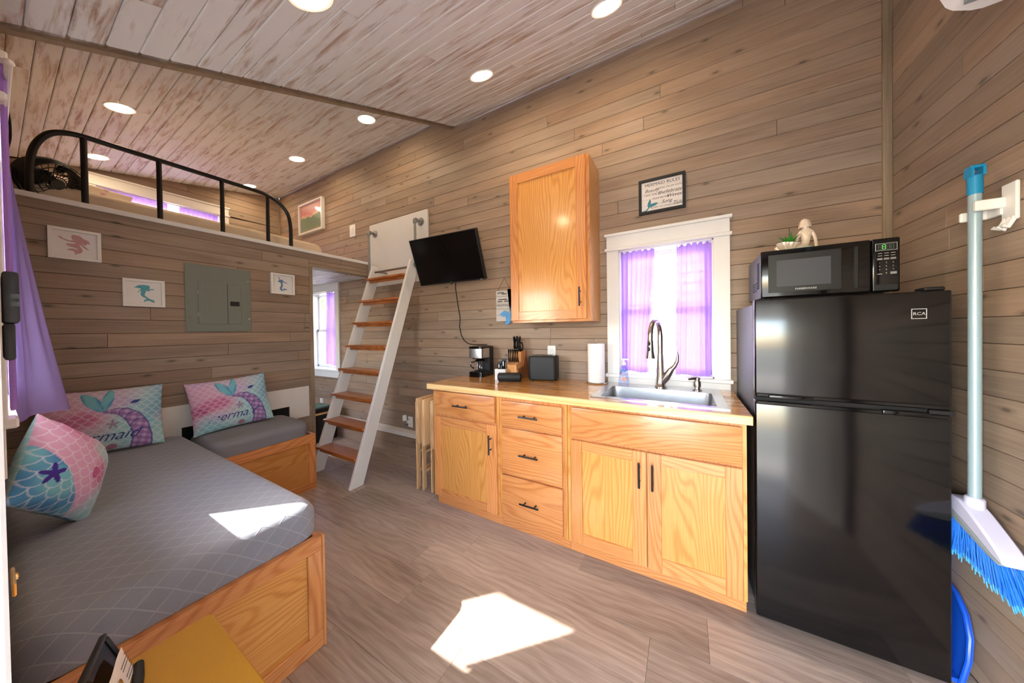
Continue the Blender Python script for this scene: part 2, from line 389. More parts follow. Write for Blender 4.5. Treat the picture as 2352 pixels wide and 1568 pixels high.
M['pane_teal'] = plain('reflecting_house_window', rgb(120, 176, 176), .15, noise_amt=.4, nscale=5)
M['fence'] = plain('weathered_fence_board', rgb(176, 182, 180), .85, noise_amt=.2, nscale=14)
M['hedge'] = plain('hedge_leaf', rgb(128, 160, 70), .6, noise_amt=.3, nscale=8)
M['teal_glass'] = plain('teal_glass_top', rgb(70, 130, 120), .1)
M['freshener'] = plain('frosted_white_plastic', rgb(232, 232, 226), .25, noise_amt=.02)
M['soap_label'] = plain('blue_soap_label', rgb(40, 110, 200), .4)
M['soap_pink'] = plain('coral_print', rgb(240, 150, 130), .5)
M['twine'] = plain('jute_twine', rgb(116, 86, 60), .9)
M['sign_wood'] = plain('whitewashed_sign_wood', rgb(196, 192, 190), .8, noise_amt=.12, nscale=40)

# ------------------------------------------------------------------ lettering: meshes made once from the built-in font
TEXT = {}
def lettering(specs):
    objs = []
    for key, body, size, shear in specs:
        cu = bpy.data.curves.new('_txt', 'FONT'); cu.body = body; cu.size = size; cu.shear = shear; cu.align_x = 'CENTER'; cu.align_y = 'CENTER'; cu.resolution_u = 3
        o = bpy.data.objects.new('_txt', cu); COL.objects.link(o); objs.append((key, o))
    dg = bpy.context.evaluated_depsgraph_get(); dg.update()
    for key, o in objs: TEXT[key] = bpy.data.meshes.new_from_object(o.evaluated_get(dg))
    for key, o in objs:
        c = o.data; bpy.data.objects.remove(o); bpy.data.curves.remove(c)
lettering([('rules', 'MERMAID RULES', .034, 0), ('beauty', 'Beauty', .034, .35), ('comes', 'COMES FROM WITHIN', .0185, 0), ('time', 'TAKE TIME TO', .0185, 0), ('shell', 'Shellebrate', .034, .35),
           ('play', 'PLAY IN THE', .0185, 0), ('waves', 'Waves', .034, .35), ('song', 'Song', .034, .35), ('adapt', 'ADAPT TO CHANGING', .0185, 0), ('tides', 'Tides', .034, .35),
           ('farber', 'FARBERWARE', .0115, 0), ('rca', 'RCA', .019, .08), ('start', 'START', .0058, 0), ('mermaid_print', 'mermaid', .080, .5), ('mermaid_sign', 'MERMAID', .036, 0), ('dove', 'dial', .012, .1)] + [('d%d' % i, str(i), .0075, 0) for i in range(10)])
def text(key, mat, parent, mtx, name='lettering'):
    me = TEXT[key].copy(); me.materials.clear(); me.transform(mtx)
    off = OFFS.get(parent.name, (0, 0, 0))
    if any(off): me.transform(Matrix.Translation(Vector(off) * -1))
    return place(name, me, mat, parent)
def face_y(x, y, z, s=1.0): return Matrix(((s, 0, 0, x), (0, 0, -s, y), (0, s, 0, z), (0, 0, 0, 1)))       # read when looking along +Y
def face_x(x, y, z, s=1.0): return Matrix(((0, 0, s, x), (s, 0, 0, y), (0, s, 0, z), (0, 0, 0, 1)))        # read when looking along -X

# ------------------------------------------------------------------ the room
def rect_minus(rects, hole):
    out = []
    a0, a1, b0, b1 = hole
    for (u0, u1, v0, v1) in rects:
        if u1 <= a0 or u0 >= a1 or v1 <= b0 or v0 >= b1: out.append((u0, u1, v0, v1)); continue
        if u0 < a0: out.append((u0, a0, v0, v1))
        if u1 > a1: out.append((a1, u1, v0, v1))
        m0, m1 = max(u0, a0), min(u1, a1)
        if v0 < b0: out.append((m0, m1, v0, b0))
        if v1 > b1: out.append((m0, m1, b1, v1))
    return out

def plank(parent, name, O, U, V, N, u0, u1, v0, v1, mat, thick=.012, gap=.0018, ch=.0024, ug=.0007, ends=None):
    """one board with eased edges; ends=(u0 at top, u1 at top) gives slanted ends"""
    u0a, u1a = u0 + ug, u1 - ug; v0 += gap / 2; v1 -= gap / 2
    t0, t1 = (u0a, u1a) if ends is None else (ends[0] + ug, ends[1] - ug)
    c = ch; q = ug
    pts = [(u0a + q, v0 + c, 0), (u1a - q, v0 + c, 0), (t1 - q, v1 - c, 0), (t0 + q, v1 - c, 0),
           (u0a, v0, -c), (u1a, v0, -c), (t1, v1, -c), (t0, v1, -c),
           (u0a, v0, -thick), (u1a, v0, -thick), (t1, v1, -thick), (t0, v1, -thick)]
    vs = [O + U * a + V * b + N * d for a, b, d in pts]
    fs = [(0, 1, 2, 3)]
    for i in range(4):
        j = (i + 1) % 4; fs += [(i, i + 4, j + 4, j), (i + 4, i + 8, j + 8, j + 4)]
    if (vs[1] - vs[0]).cross(vs[3] - vs[0]).dot(N) < 0: fs = [f[::-1] for f in fs]
    me = bpy.data.meshes.new(name); me.from_pydata([tuple(v) for v in vs], [], fs)
    return place(name, me, mat, parent)

def board_rows(parent, name, O, U, V, N, ulen, vlen, pitch, off, mat, openings=(), lmin=1.2, lmax=2.8, ends_fn=None, rows=None, **k):
    O, U, V, N = Vector(O), Vector(U), Vector(V), Vector(N)
    v = off
    while v > 0: v -= pitch
    while v < vlen - 1e-4:
        a, b = max(v, 0), min(v + pitch, vlen)
        v += pitch
        if b - a < .01: continue
        e0, e1, t0, t1 = 0, ulen, 0, ulen
        if ends_fn:
            e0, e1 = ends_fn(a); t0, t1 = ends_fn(b)
            if e1 - e0 < .03: continue
            t0, t1 = min(t0, e1 - .01), max(t1, e0 + .01)
        cuts = [e0]; u = e0 + random.uniform(.3, lmax)
        while u < e1 - .35: cuts.append(u); u += random.uniform(lmin, lmax)
        cuts.append(e1)
        for i in range(len(cuts) - 1):
            rs = [(cuts[i], cuts[i + 1], a, b)]
            for h in openings: rs = rect_minus(rs, h)
            for (p, q, c, d) in rs:
                if q - p < .006 or d - c < .004: continue
                en = None
                if ends_fn and (i == 0 or i == len(cuts) - 2): en = (t0 if i == 0 else p, t1 if i == len(cuts) - 2 else q)
                if en and en[1] - en[0] < .005: en = (p, q)
                plank(parent, name, O, U, V, N, p, q, c, d, mat, ends=en, **k)

def shell_wall(name, label, O, U, V, N, ulen, vlen, thick, openings, mat, parent=None, cat='wall', front=.012):
    O, U, V, N = Vector(O), Vector(U), Vector(V), Vector(N)
    rs = [(0, ulen, 0, vlen)]
    for h in openings: rs = rect_minus(rs, h)
    mb = MB()
    for (a, b, c, d) in rs:
        vs = [O + U * x + V * y + N * z for z in (-front, -front - thick) for (x, y) in ((a, c), (b, c), (b, d), (a, d))]
        mb.poly([tuple(v) for v in vs], [(0, 1, 2, 3), (7, 6, 5, 4), (0, 4, 5, 1), (1, 5, 6, 2), (2, 6, 7, 3), (3, 7, 4, 0)])
    o = mb.build(name, mat, parent, smooth_deg=0, recalc=True)
    if parent is None: tag(o, label, cat, kind='structure')
    return o

PITCH, ROW0 = .091, .059
XR, XL, XSTEP, XLOFT, YB, YL = .92, -5.49, -1.95, -3.25, 2.30, -.010
ZL = 2.15                                                  # top of the loft floor
near_z = lambda y: 2.327 + .428 * y
far_z = lambda y: 3.003 + .19 * y
X3, Y3, Z3 = Vector((1, 0, 0)), Vector((0, 1, 0)), Vector((0, 0, 1))

# floor
fl = MB().box(XL - .1, XR + .1, -.15, YB + .12, -.12, -.006).build('floor', M['back'], smooth_deg=0)
tag(fl, 'grey oak plank floor', 'floor', kind='structure')
FP = .208; joints = {6: -1.146, 5: -1.36, 4: -1.207, 7: -.51}
for i in range(-1, 12):
    a, b = .961 + (i - 4) * FP, .961 + (i - 3) * FP
    a, b = max(a, YL - .1), min(b, YB)
    if b - a < .02: continue
    x = joints.get(i, -1.2 + ((i * .53) % 1.2)); xs = []
    while x > XL: x -= 1.224
    cuts = [XL]
    while x < XR:
        if x > XL + .05 and x < XR - .05: cuts.append(x)
        x += 1.224
    cuts.append(XR)
    for p, q in zip(cuts[:-1], cuts[1:]):
        plank(fl, 'floor_plank', Vector((0, 0, 0)), X3, Y3, Z3, p, q, a, b, M['floor'], thick=.006, gap=.0008, ch=.0007, ug=.0004)

# kitchen wall
WK = (-.408, .165, .985, 1.88); W2 = (-4.62, -4.0, .83, 1.88)
def rel(h, x0, z0=0): return (h[0] - x0, h[1] - x0, h[2] - z0, h[3] - z0)
OPB = [rel(WK, XL), rel(W2, XL)]
wb = shell_wall('wall_back', 'long wall of grey stained boards behind the kitchen counter', (XL, YB, 0), X3, Z3, -Y3, XR - XL, 3.46, .11, OPB, M['back'])
board_rows(wb, 'wall_board', (XL, YB, 0), X3, Z3, -Y3, XR - XL, 3.45, PITCH, ROW0, M['wall_x'], OPB, 1.4, 3.4)
# right wall (under the slope)
def right_ends(z): return (max(YL, min(YB - .01, (z - 2.327) / .428)) - YL if z > near_z(YL) else 0, YB - YL)
wr = MB().prism([(YL - .1, 0), (YB, 0), (YB, near_z(YB)), (YL - .1, near_z(YL - .1))], lambda a, b, d: (d, a, b), XR + .012, XR + .11).build('wall_right', M['back'], smooth_deg=0)
tag(wr, 'end wall of grey stained boards beside the fridge', 'wall', kind='structure')
board_rows(wr, 'wall_board', (XR, YL, 0), Y3, Z3, -X3, YB - YL, 3.3, PITCH, ROW0, M['wall_y'], (), 1.8, 2.4, ends_fn=right_ends)
# left wall
WL = (-2.20, -1.60, 1.10, 1.92); DL = (-.42, .46, 0, 2.03)
W5 = (-4.70, -4.05, .85, 1.80)
OPL = [rel(WL, XL), rel(DL, XL), rel(W5, XL)]
wlf = shell_wall('wall_left', 'low eave wall beside the bed', (XL, YL, 0), X3, Z3, Y3, XR - XL, 2.40, .11, OPL, M['back'])
board_rows(wlf, 'wall_board', (XL, YL, 0), X3, Z3, Y3, XR - XL, 2.32, PITCH, ROW0, M['wall_x'], OPL, 1.4, 3.4)
wlu = shell_wall('wall_dormer', 'short wall beside the loft bed', (XL, YL, 2.3), X3, Z3, Y3, XSTEP - XL, .72, .11, (), M['back'])
board_rows(wlu, 'wall_board', (XL, YL, 2.32), X3, Z3, Y3, XSTEP - XL, .70, PITCH, ROW0 + .07, M['wall_x'], (), 1.2, 2.4)
# far wall with loft window
WF = (.60, 1.60, 2.52, 2.945)
OPF = [(WF[0] - YL, WF[1] - YL, WF[2], WF[3])]
wf = shell_wall('wall_far', 'end wall of grey stained boards behind the loft bed', (XL, YL, 0), Y3, Z3, X3, YB - YL, 3.46, .11, OPF, M['back'])
def far_ends(z): return (max(0, min(YB - YL - .01, (z - 3.003) / .19 - YL)) if z > far_z(YL) else 0, YB - YL)
board_rows(wf, 'wall_board', (XL, YL, 0), Y3, Z3, X3, YB - YL, 3.45, PITCH, ROW0, M['wall_y'], OPF, 1.0, 2.2, ends_fn=far_ends)
# loft wall and loft floor
LE = 1.634
wlo = MB().box(XLOFT - .10, XLOFT - .012, YL, LE - .002, 0, 1.98).box(XL, XLOFT - .012, YL, YB, 1.995, ZL - .02).build('wall_loft', M['back'], smooth_deg=0)
tag(wlo, 'board partition under the loft with pictures and grey electrical panel', 'wall', kind='structure')
board_rows(wlo, 'wall_board', (XLOFT, YL, 0), Y3, Z3, X3, YB - YL, ZL - .018, PITCH, ROW0, M['wall_y'], [(LE - .03 - YL, YB - YL + 1, 0, 1.985 + .035), (1.0 - YL, 1.0 - YL, 0, 0)], .9, 2.0)
tr = thing('trim_1', 'grey stained edge trim around the opening under the loft', 'trim', (XLOFT, LE, 0), kind='structure')
boxpart('edge_board', M['trim_grey'], tr, XLOFT - .115, XLOFT + .004, LE - .032, LE, 0, 1.985, bev=.002)
boxpart('edge_board', M['trim_grey_y'], tr, XLOFT - .115, XLOFT + .004, LE - .032, YB - .001, 1.985, 2.018, bev=.002)
lo = thing('trim_2', 'white painted cap along the loft edge', 'trim', (XLOFT, YL, ZL), kind='structure')
boxpart('cap_board', M['white'], lo, XLOFT - .12, XLOFT + .012, YL, YB - .012, ZL - .032, ZL, bev=.003)
lfb = MB().box(XL, XLOFT - .12, YL, YB, ZL - .02, ZL - .004).build('floor_loft', M['white_rough']); tag(lfb, 'loft floor under the loft mattress', 'floor', kind='structure')
lc = shell_wall('ceiling_under_loft', 'whitewashed board ceiling under the loft', (XL, YL, 1.983), X3, Y3, -Z3, XLOFT - .1 - XL, YB - YL, .008, (), M['back'], cat='ceiling', front=.002)
for i in range(26):
    a = YL + i * PITCH
    if a < YB - .02: plank(lc, 'ceiling_board', Vector((0, 0, 1.981)), X3, Y3, -Z3, XL, XLOFT - .1, a, min(a + PITCH, YB), M['ceil'], thick=.004)
# wall ledge over the wheel well
lg = thing('trim_3', 'low boarded ledge with a white cap along the wall behind the ladder', 'trim', (-2.4, 2.2, 0), kind='structure')
boxpart('ledge_core', M['back'], lg, -5.3, -1.64, 2.212, 2.288, 0, .20)
board_rows(lg, 'ledge_board', (-5.3 + 2.4, 0, 0), X3, Z3, -Y3, 3.66, .2, .1, 0, M['wall_x'], (), 1.5, 2.5)
boxpart('ledge_cap', M['white_rough'], lg, -5.3, -1.64, 2.192, 2.298, .20, .24, bev=.004)
# corner trim
ct = thing('trim_4', 'grey stained corner board between kitchen wall and end wall', 'trim', (XR, YB, 0), kind='structure')
boxpart('corner_board', M['trim_grey'], ct, XR - .032, XR - .0005, YB - .020, YB - .0005, 0, 3.29, bev=.002)
boxpart('corner_board', M['trim_grey'], ct, XL + .001, XL + .022, YB - .022, YB - .0005, ZL, 3.42, bev=.002)
# ceilings
def slope_ceiling(name, label, x0, x1, zf, sl, y0, y1, off):
    L = math.sqrt(1 + sl * sl); Vv = Vector((0, 1, sl)) / L; Nn = Vector((0, sl, -1)) / L
    ln = (y1 - y0) * L
    o = shell_wall(name, label, (x0, y0, zf(y0)), X3, Vv, Nn, x1 - x0, ln, .10, (), M['back'], cat='ceiling')
    board_rows(o, 'ceiling_board', (x0, y0, zf(y0)), X3, Vv, Nn, x1 - x0, ln, PITCH, (off - y0) * L, M['ceil'], (), 1.3, 3.2, gap=.003, ch=.004)
    return o
slope_ceiling('ceiling', 'steep whitewashed board ceiling over the kitchen', XSTEP, XR, near_z, .428, YL, YB, .076)
slope_ceiling('ceiling_loft', 'shallow whitewashed board ceiling over the loft', XL, XSTEP, far_z, .19, YL, YB, .076)
ck = MB().prism([(YL - .1, near_z(YL - .1)), (YB, near_z(YB)), (YB, far_z(YB) + .1), (YL - .1, far_z(YL - .1) + .1)], lambda a, b, d: (d, a, b), XSTEP, XSTEP + .03).build('wall_cheek', M['wall_y'], smooth_deg=0)
tag(ck, 'dormer cheek between the two ceilings', 'wall', kind='structure')
tb = MB(); n_ = Vector((0, .428, -1)).normalized(); v_ = Vector((0, 1, .428)).normalized()
vs = []
for s in (0, (YB - YL) * math.sqrt(1 + .428 ** 2)):
    for (dx, dn) in ((-.022, -.02), (.012, -.02), (.012, .012), (-.022, .012)):
        vs.append(tuple(Vector((XSTEP + dx, YL, near_z(YL))) + v_ * s + n_ * dn))
tb.poly(vs, [(0, 1, 2, 3), (7, 6, 5, 4), (0, 4, 5, 1), (1, 5, 6, 2), (2, 6, 7, 3), (3, 7, 4, 0)])
tbo = tb.build('trim_5', M['trim_grey_y'], smooth_deg=0, recalc=True); tag(tbo, 'grey batten along the end of the steep ceiling', 'trim', kind='structure')
# eave shading the upper window, and an added roof blocking sun at the doorway
ev = MB().prism([(-.34, 2.03), (-.30, 2.03), (-.30, 2.16), (YL - .11, 2.26), (YL - .11, 2.42), (-.34, 2.30)], lambda a, b, d: (d, a, b), -5.6, 1.1).build('roof_eave', M['siding'], smooth_deg=0)
tag(ev, 'roof eave with fascia over the low wall outside', 'roof', kind='structure')
pr = MB().box(-1.86, 1.7, -2.5, -.341, 2.025, 2.10).build('sun_block_roof', M['siding'], smooth_deg=0); tag(pr, 'flat unseen roof added over the entrance to block the sun', 'roof', kind='structure')
gd = MB().box(-30, 30, -30, 30, -.5, -.35).build('ground', M['grass'], smooth_deg=0); tag(gd, 'dry pale lawn around the tiny house', 'ground', kind='structure')
dk = MB().box(-1.2, 1.6, -2.6, -.16, -.35, -.05).build('porch_deck', M['concrete'], smooth_deg=0); tag(dk, 'pale porch deck outside the entrance', 'deck', kind='structure')
# ------------------------------------------------------------------ windows
def window(n, label, axis, surf, sgn, h, depth=.11, casing=True, head_h=.085, rail=None, cas_w=.085, proud=.022, sill=.05, apron=.06, sill_z=None):
    """axis 'x': wall runs along X and its room side is at y=surf, sgn=-1 means the room is on the -Y side; axis 'y': wall runs along Y at x=surf"""
    a0, a1, z0, z1 = h
    w = thing('window_%d' % n, label, 'window', (0, 0, 0), kind='structure')
    def B(name, u0, u1, d0, d1, c0, c1, mat='white', bev=.002, par=None):
        lo, hi = sorted((surf + sgn * d0, surf + sgn * d1))
        if axis == 'x': return boxpart(name, M[mat], par or w, u0, u1, lo, hi, c0, c1, bev=bev)
        return boxpart(name, M[mat], par or w, lo, hi, u0, u1, c0, c1, bev=bev)
    # jamb liner
    B('jamb', a0 - .004, a0 + .008, -depth, 0, z0, z1, bev=0); B('jamb', a1 - .008, a1 + .004, -depth, 0, z0, z1, bev=0)
    B('jamb', a0, a1, -depth, 0, z1 - .008, z1 + .004, bev=0); B('jamb', a0, a1, -depth, 0, z0 - .004, z0 + .010, bev=0)
    # casing
    B('side_casing', a0 - cas_w, a0, 0, proud, z0, z1); B('side_casing', a1, a1 + cas_w, 0, proud, z0, z1)
    e = cas_w
    B('head_casing', a0 - e, a1 + e, 0, proud, z1 + .022, z1 + .022 + head_h)
    B('head_bead', a0 - e - .012, a1 + e + .012, 0, proud + .012, z1, z1 + .022, bev=.004)
    B('head_cap', a0 - e - .012, a1 + e + .012, 0, proud + .014, z1 + .022 + head_h, z1 + .042 + head_h, bev=.003)
    B('sill', a0 - e - .012, a1 + e + .012, -.03, sill, z0 - .022, z0 + .002, bev=.004)
    if apron: B('apron', a0 - e, a1 + e, 0, proud - .004, z0 - .022 - apron, z0 - .022)
    # sashes
    zm = rail if rail else (z0 + z1) / 2; st = .034
    for (zb, zt, d) in (((z0 + .012, zm + .018, -.070), (zm - .018, z1 - .012, -.095)) if rail != 0 else ((z0 + .012, z1 - .012, -.080),)):
        s = B('sash', a0 + .008, a0 + .008 + st, d - .02, d, zb, zt, bev=.003)
        B('sash_stile', a1 - .008 - st, a1 - .008, d - .02, d, zb, zt, bev=.003, par=s)
        B('sash_rail', a0 + .008, a1 - .008, d - .02, d, zb, zb + st, bev=.003, par=s); B('sash_rail', a0 + .008, a1 - .008, d - .02, d, zt - st, zt, bev=.003, par=s)
        B('pane', a0 + .03, a1 - .03, d - .012, d - .009, zb + .02, zt - .02, mat='glass', bev=0, par=s)
    return w
window(1, 'white trimmed sash window over the kitchen sink', 'x', YB, -1, WK, rail=1.438, apron=.044)
window(2, 'white trimmed sash window in the room under the loft', 'x', YB, -1, W2, apron=.085)
window(3, 'white trimmed window over the bed', 'y' if 0 else 'x', YL, 1, WL, proud=.032, sill=.046, cas_w=.085, apron=.13, rail=0)
window(5, 'white trimmed unseen window added to let sun into the room under the loft', 'x', YL, 1, W5, rail=1.33)  # added out of view so that sun brightens the room under the loft
window(4, 'wide low window at the head of the loft bed', 'y', XL, 1, WF, apron=.05, rail=2.75)
def rod(label, p, q):
    o = thing('curtain_rod', label, 'curtain rod', p)
    MB().tube([p, q], .006, 8).build('tube', M['plastic_white'], o); 
    for e in (p, q): MB().ball(e, .009, .009, .009, 8, 6).build('end_cap', M['plastic_white'], o)

# curtains: gathered cloth hung on a rod; each panel one thing
def curtain(label, fn, nu=64, nv=40, group=None, mat='curtain'):
    c = thing('curtain', label, 'curtain', fn(.5, 1.0), group=group)
    m = MB().grid(lambda i, j: fn(i, j * .88), nu, nv); o = m.build('cloth', M[mat], c, smooth_deg=80)
    MB().grid(lambda i, j: fn(i, .88 + j * .12), nu, 6).build('hem', M[mat], c, smooth_deg=80)
    return c
def kitchen_panel(x0t, x1t, x0b, x1b, y, zt, zb, n, ph, amp=.008, bulge=0.0):
    def fn(i, j):
        k = smooth(0, .12, j); a = amp * (1 - .25 * k) + .003 * math.sin(9 * i)
        u = i + .02 * math.sin(2 * math.pi * n * i + ph) * (1 - j)
        x = lerp(lerp(x0t, x1t, u), lerp(x0b, x1b, u), smooth(0, 1, j))
        yy = y - .004 - a * math.sin(2 * math.pi * n * (i + .05 * j * math.sin(3 * i + ph)) + ph) * (.5 + .5 * k) - bulge * j
        z = lerp(zt + .012 * math.sin(5 * n * i + ph) * (1 - k), zb + .006 * math.sin(2 * math.pi * i), j)
        return (x, yy, z)
    return fn
rod('thin white rod across the kitchen sink window', (WK[0] + .01, YB + .044, 1.845), (WK[1] - .01, YB + .044, 1.845))
curtain('purple curtain panel beside the soap bottle', kitchen_panel(-.400, -.175, -.398, -.222, YB + .022, 1.872, 1.005, 7, .4))
curtain('purple curtain panel beside the fridge', kitchen_panel(-.042, .158, -.052, .150, YB + .022, 1.868, .995, 7, 2.0))
rod('thin white rod in the window behind the ladder', (W2[0] + .01, YB + .052, 1.845), (W2[1] - .01, YB + .052, 1.845))
curtain('purple curtain panel in the window behind the ladder', kitchen_panel(-4.25, -4.012, -4.30, -4.03, YB + .022, 1.868, .885, 5, 1.0, amp=.016))
# left window: far panel swings away from the wall, near panel hangs straight
rod('thin white rod in the window over the bed', (-2.34, .036, 2.0), (-1.46, .036, 2.0))
def left_far(i, j):
    k = j ** 1.15
    xt, yt = -2.36 + .20 * i, .040 + .010 * math.sin(2 * math.pi * 5 * i)
    xb, yb = -2.31 + .12 * i + .010 * math.sin(7 * i), .165 - .150 * i + .012 * math.sin(2 * math.pi * 1.5 * i + .5)
    return (lerp(xt, xb, k), lerp(yt, yb, k), lerp(2.04, 1.0 + .018 * math.sin(3 * i) - .03 * i, j))
curtain('lavender curtain blown away from the wall over the bed', left_far, mat='curtain_backlit')
curtain('violet curtain edge gathered against the window casing by the entrance', lambda i, j: (-1.625 + .09 * i, .030 + .005 * math.sin(2 * math.pi * 4 * i), lerp(2.03, 1.12, j)))
rod('thin white rod in the loft window', (XL - .038, WF[0] + .01, 2.925), (XL - .038, WF[1] - .01, 2.925))
for q, (a, b, lab) in enumerate(((.62, 1.12, 'purple loft curtain beside the loft pillow'), (1.22, 1.58, 'purple loft curtain away from the loft pillow'))):
    curtain(lab, (lambda a, b: lambda i, j: (XL - .018 + .008 * math.sin(2 * math.pi * 9 * i), lerp(a, b, i), lerp(2.945, 2.54, j)))(a, b), nv=14)

# ------------------------------------------------------------------ doorway the photograph was taken from
d1 = thing('door_1', 'white trimmed entrance doorway', 'door', (-.42, YL, 0), kind='structure')
boxpart('casing', M['white_rough'], d1, -.515, -.42, YL, .0040, 0, 2.03, bev=.002)
boxpart('casing', M['white_rough'], d1, .46, .55, YL, .0055, 0, 2.03, bev=.002)
boxpart('casing', M['white_rough'], d1, -.515, .55, YL, .0055, 2.03, 2.12, bev=.002)
lfm = Matrix.Translation(Vector((.468, .012, 0))) @ Matrix.Rotation(R(62), 4, 'Z'); lb = MB(); bq = bmesh.new(); bmesh.ops.create_cube(bq, size=1)
for v in bq.verts: v.co = Vector(((v.co.x + .5) * .82, v.co.y * .04 - .02, .01 + (v.co.z + .5) * 2.0))
lb.join(bq, lfm); lf_ = lb.build('added_door_leaf', M['white'], d1)  # unseen open leaf, added as a white surface for the fridge to reflect
for (z0_, z1_) in ((.15, .85), (1.0, 1.85)):
    for (u0_, u1_) in ((.10, .38), (.44, .72)):
        lb = MB(); bq = bmesh.new(); bmesh.ops.create_cube(bq, size=1)
        for v in bq.verts: v.co = Vector((lerp(u0_, u1_, v.co.x + .5), .004 + v.co.y * .008, lerp(z0_, z1_, v.co.z + .5)))
        lb.join(bq, lfm); lb.build('raised_panel', M['white'], lf_)
boxpart('jamb', M['white_rough'], d1, -.432, -.42, -.14, YL, 0, 2.03); boxpart('jamb', M['white_rough'], d1, .46, .472, -.14, YL, 0, 2.03); boxpart('jamb', M['white_rough'], d1, -.43, .47, -.14, YL, 2.03, 2.042)
lk = thing('door_latch', 'black two-piece latch on the white door casing', 'latch', (-.47, .0055, 1.33))
MB().box(-.495, -.450, .0055, .0125, 1.322, 1.362, bev=.002, seg=2).build('catch', M['black_matte'], lk)
MB().box(-.497, -.452, .0055, .0105, 1.293, 1.3222, bev=.002, seg=2).build('keeper', M['black_matte'], lk)
MB().box(-.4515, -.4495, .0085, .0125, 1.335, 1.3385).box(-.4515, -.4495, .0085, .0125, 1.341, 1.3445).build('grip_rib', M['black'], lk)
sp_ = thing('strike_plate', 'small brass strike plate on the white door casing', 'strike plate', (-.46, .0055, 1.1))
MB().box(-.482, -.448, .0055, .0075, 1.111, 1.122, bev=.001).build('plate', M['brass'], sp_); MB().lathe([(.003, 0), (.003, .001), (.001, .0016)], (-.474, .0075, 1.1165), 8, Matrix.Rotation(R(-90), 3, 'X')).build('screw', M['brass'], sp_)

# ------------------------------------------------------------------ recessed lamps
def downlight(label, x, y, zf, sl, group):
    L = math.sqrt(1 + sl * sl); n = Vector((0, sl, -1)) / L
    q = n.to_track_quat('Z', 'X'); o = thing('recessed_downlight', label, 'ceiling light', (x, y, zf(y)), q.to_euler(), group)
    MB().lathe([(.086, -.001), (.086, .002), (.080, .005), (.071, .003), (.071, -.001)], (0, 0, 0), 36, cap=False).build('trim_ring', M['plastic_white'], o)
    MB().lathe([(.0705, .0005), (.0705, .0022), (.03, .003), (.002, .003)], (0, 0, 0), 36).build('lens', M['led'], o)
g1 = 'recessed lamps in the steep kitchen ceiling'; g2 = 'recessed lamps in the loft ceiling'
downlight('round warm recessed lamp in the steep ceiling above the bed foot', -1.225, .63, near_z, .428, g1)
downlight('round warm recessed lamp in the steep ceiling nearest the end wall', -.35, 1.691, near_z, .428, g1)
downlight('round warm recessed lamp in the steep ceiling above the drawers', -1.187, 1.705, near_z, .428, g1)
for (x, y, lab) in ((-3.826, .542, 'warm recessed lamp in the loft ceiling above the black fan end of the railing'), (-2.613, 1.828, 'warm recessed lamp in the shallow ceiling above the ladder'),
                    (-5.072, .565, 'warm recessed lamp in the loft ceiling above the loft pillow'), (-3.892, 1.818, 'warm recessed lamp in the loft ceiling above the framed loft picture'), (-5.144, 1.804, 'warm recessed lamp in the loft ceiling corner beyond the loft picture')):
    downlight(lab, x, y, far_z, .19, g2)

downlight('warm unseen fill lamp added in the ceiling under the loft', -4.45, 1.15, lambda y: 1.981, 0.0, 'added fill lamp under the loft')  # out-of-sight lamp added to brighten the room under the loft

# ------------------------------------------------------------------ outside the windows
hs = thing('neighbour_house', 'sunlit white house outside the kitchen window', 'house', (0, 5.6, -.35))
for i in range(28):
    vs = [(-6, 5.60 - .025, -.35 + i * .16), (6, 5.60 - .025, -.35 + i * .16), (6, 5.6, -.35 + i * .16 + .16), (-6, 5.6, -.35 + i * .16 + .16), (-6, 5.62, -.35 + i * .16), (6, 5.62, -.35 + i * .16)]
    MB().poly(vs, [(0, 1, 2, 3), (0, 4, 5, 1)]).build('siding_board', M['siding'], hs, smooth_deg=0)
boxpart('wall', M['siding'], hs, -6, 6, 5.62, 9, -.35, 4.2)
for (x0, x1, z0, z1) in ((-.75, -.22, 2.05, 2.38), (-.62, -.18, 1.66, 1.74), (-.36, -.2, 1.37, 1.47), (.7, 1.3, 1.6, 2.4)):
    f_ = boxpart('window', M['white'], hs, x0 - .05, x1 + .05, 5.54, 5.60, z0 - .05, z1 + .05); boxpart('pane', M['pane_teal'], f_, x0, x1, 5.53, 5.545, z0, z1)
fn_ = thing('garden_fence', 'pale weathered board fence outside the window behind the ladder', 'fence', (-8, 4.2, -.35))
for i in range(44):
    x = -11.4 + i * .145; h = 1.93 + .02 * math.sin(i * 1.7)
    MB().prism([(x, -.35), (x + .138, -.35), (x + .138, h - .03), (x + .11, h), (x + .028, h), (x, h - .03)], lambda a, b, d: (a, d, b), 4.2, 4.22).build('fence_board', M['fence'], fn_, smooth_deg=0)
boxpart('rail', M['fence'], fn_, -11.4, -5.0, 4.22, 4.26, .3, .39); boxpart('rail', M['fence'], fn_, -11.4, -5.0, 4.22, 4.26, 1.4, 1.49)
hm = MB(); rnd = random.Random(3)
for i in range(2600):
    c = Vector((rnd.uniform(-12.5, -5.5), rnd.uniform(4.6, 5.3), rnd.uniform(.8, 2.9))); a = Vector((rnd.uniform(-1, 1), rnd.uniform(-1, 1), rnd.uniform(-1, 1))).normalized() * .07; b = Vector((rnd.uniform(-1, 1), rnd.uniform(-1, 1), rnd.uniform(-1, 1))).normalized() * .05
    hm.poly([tuple(c - a), tuple(c + b), tuple(c + a), tuple(c - b)], [(0, 1, 2, 3)])
hg = thing('hedge', 'light green hedge behind the weathered fence', 'hedge', (-9, 4.95, -.35)); lf = hm.build('foliage', M['hedge'], hg, smooth_deg=0); lf['kind'] = 'stuff'
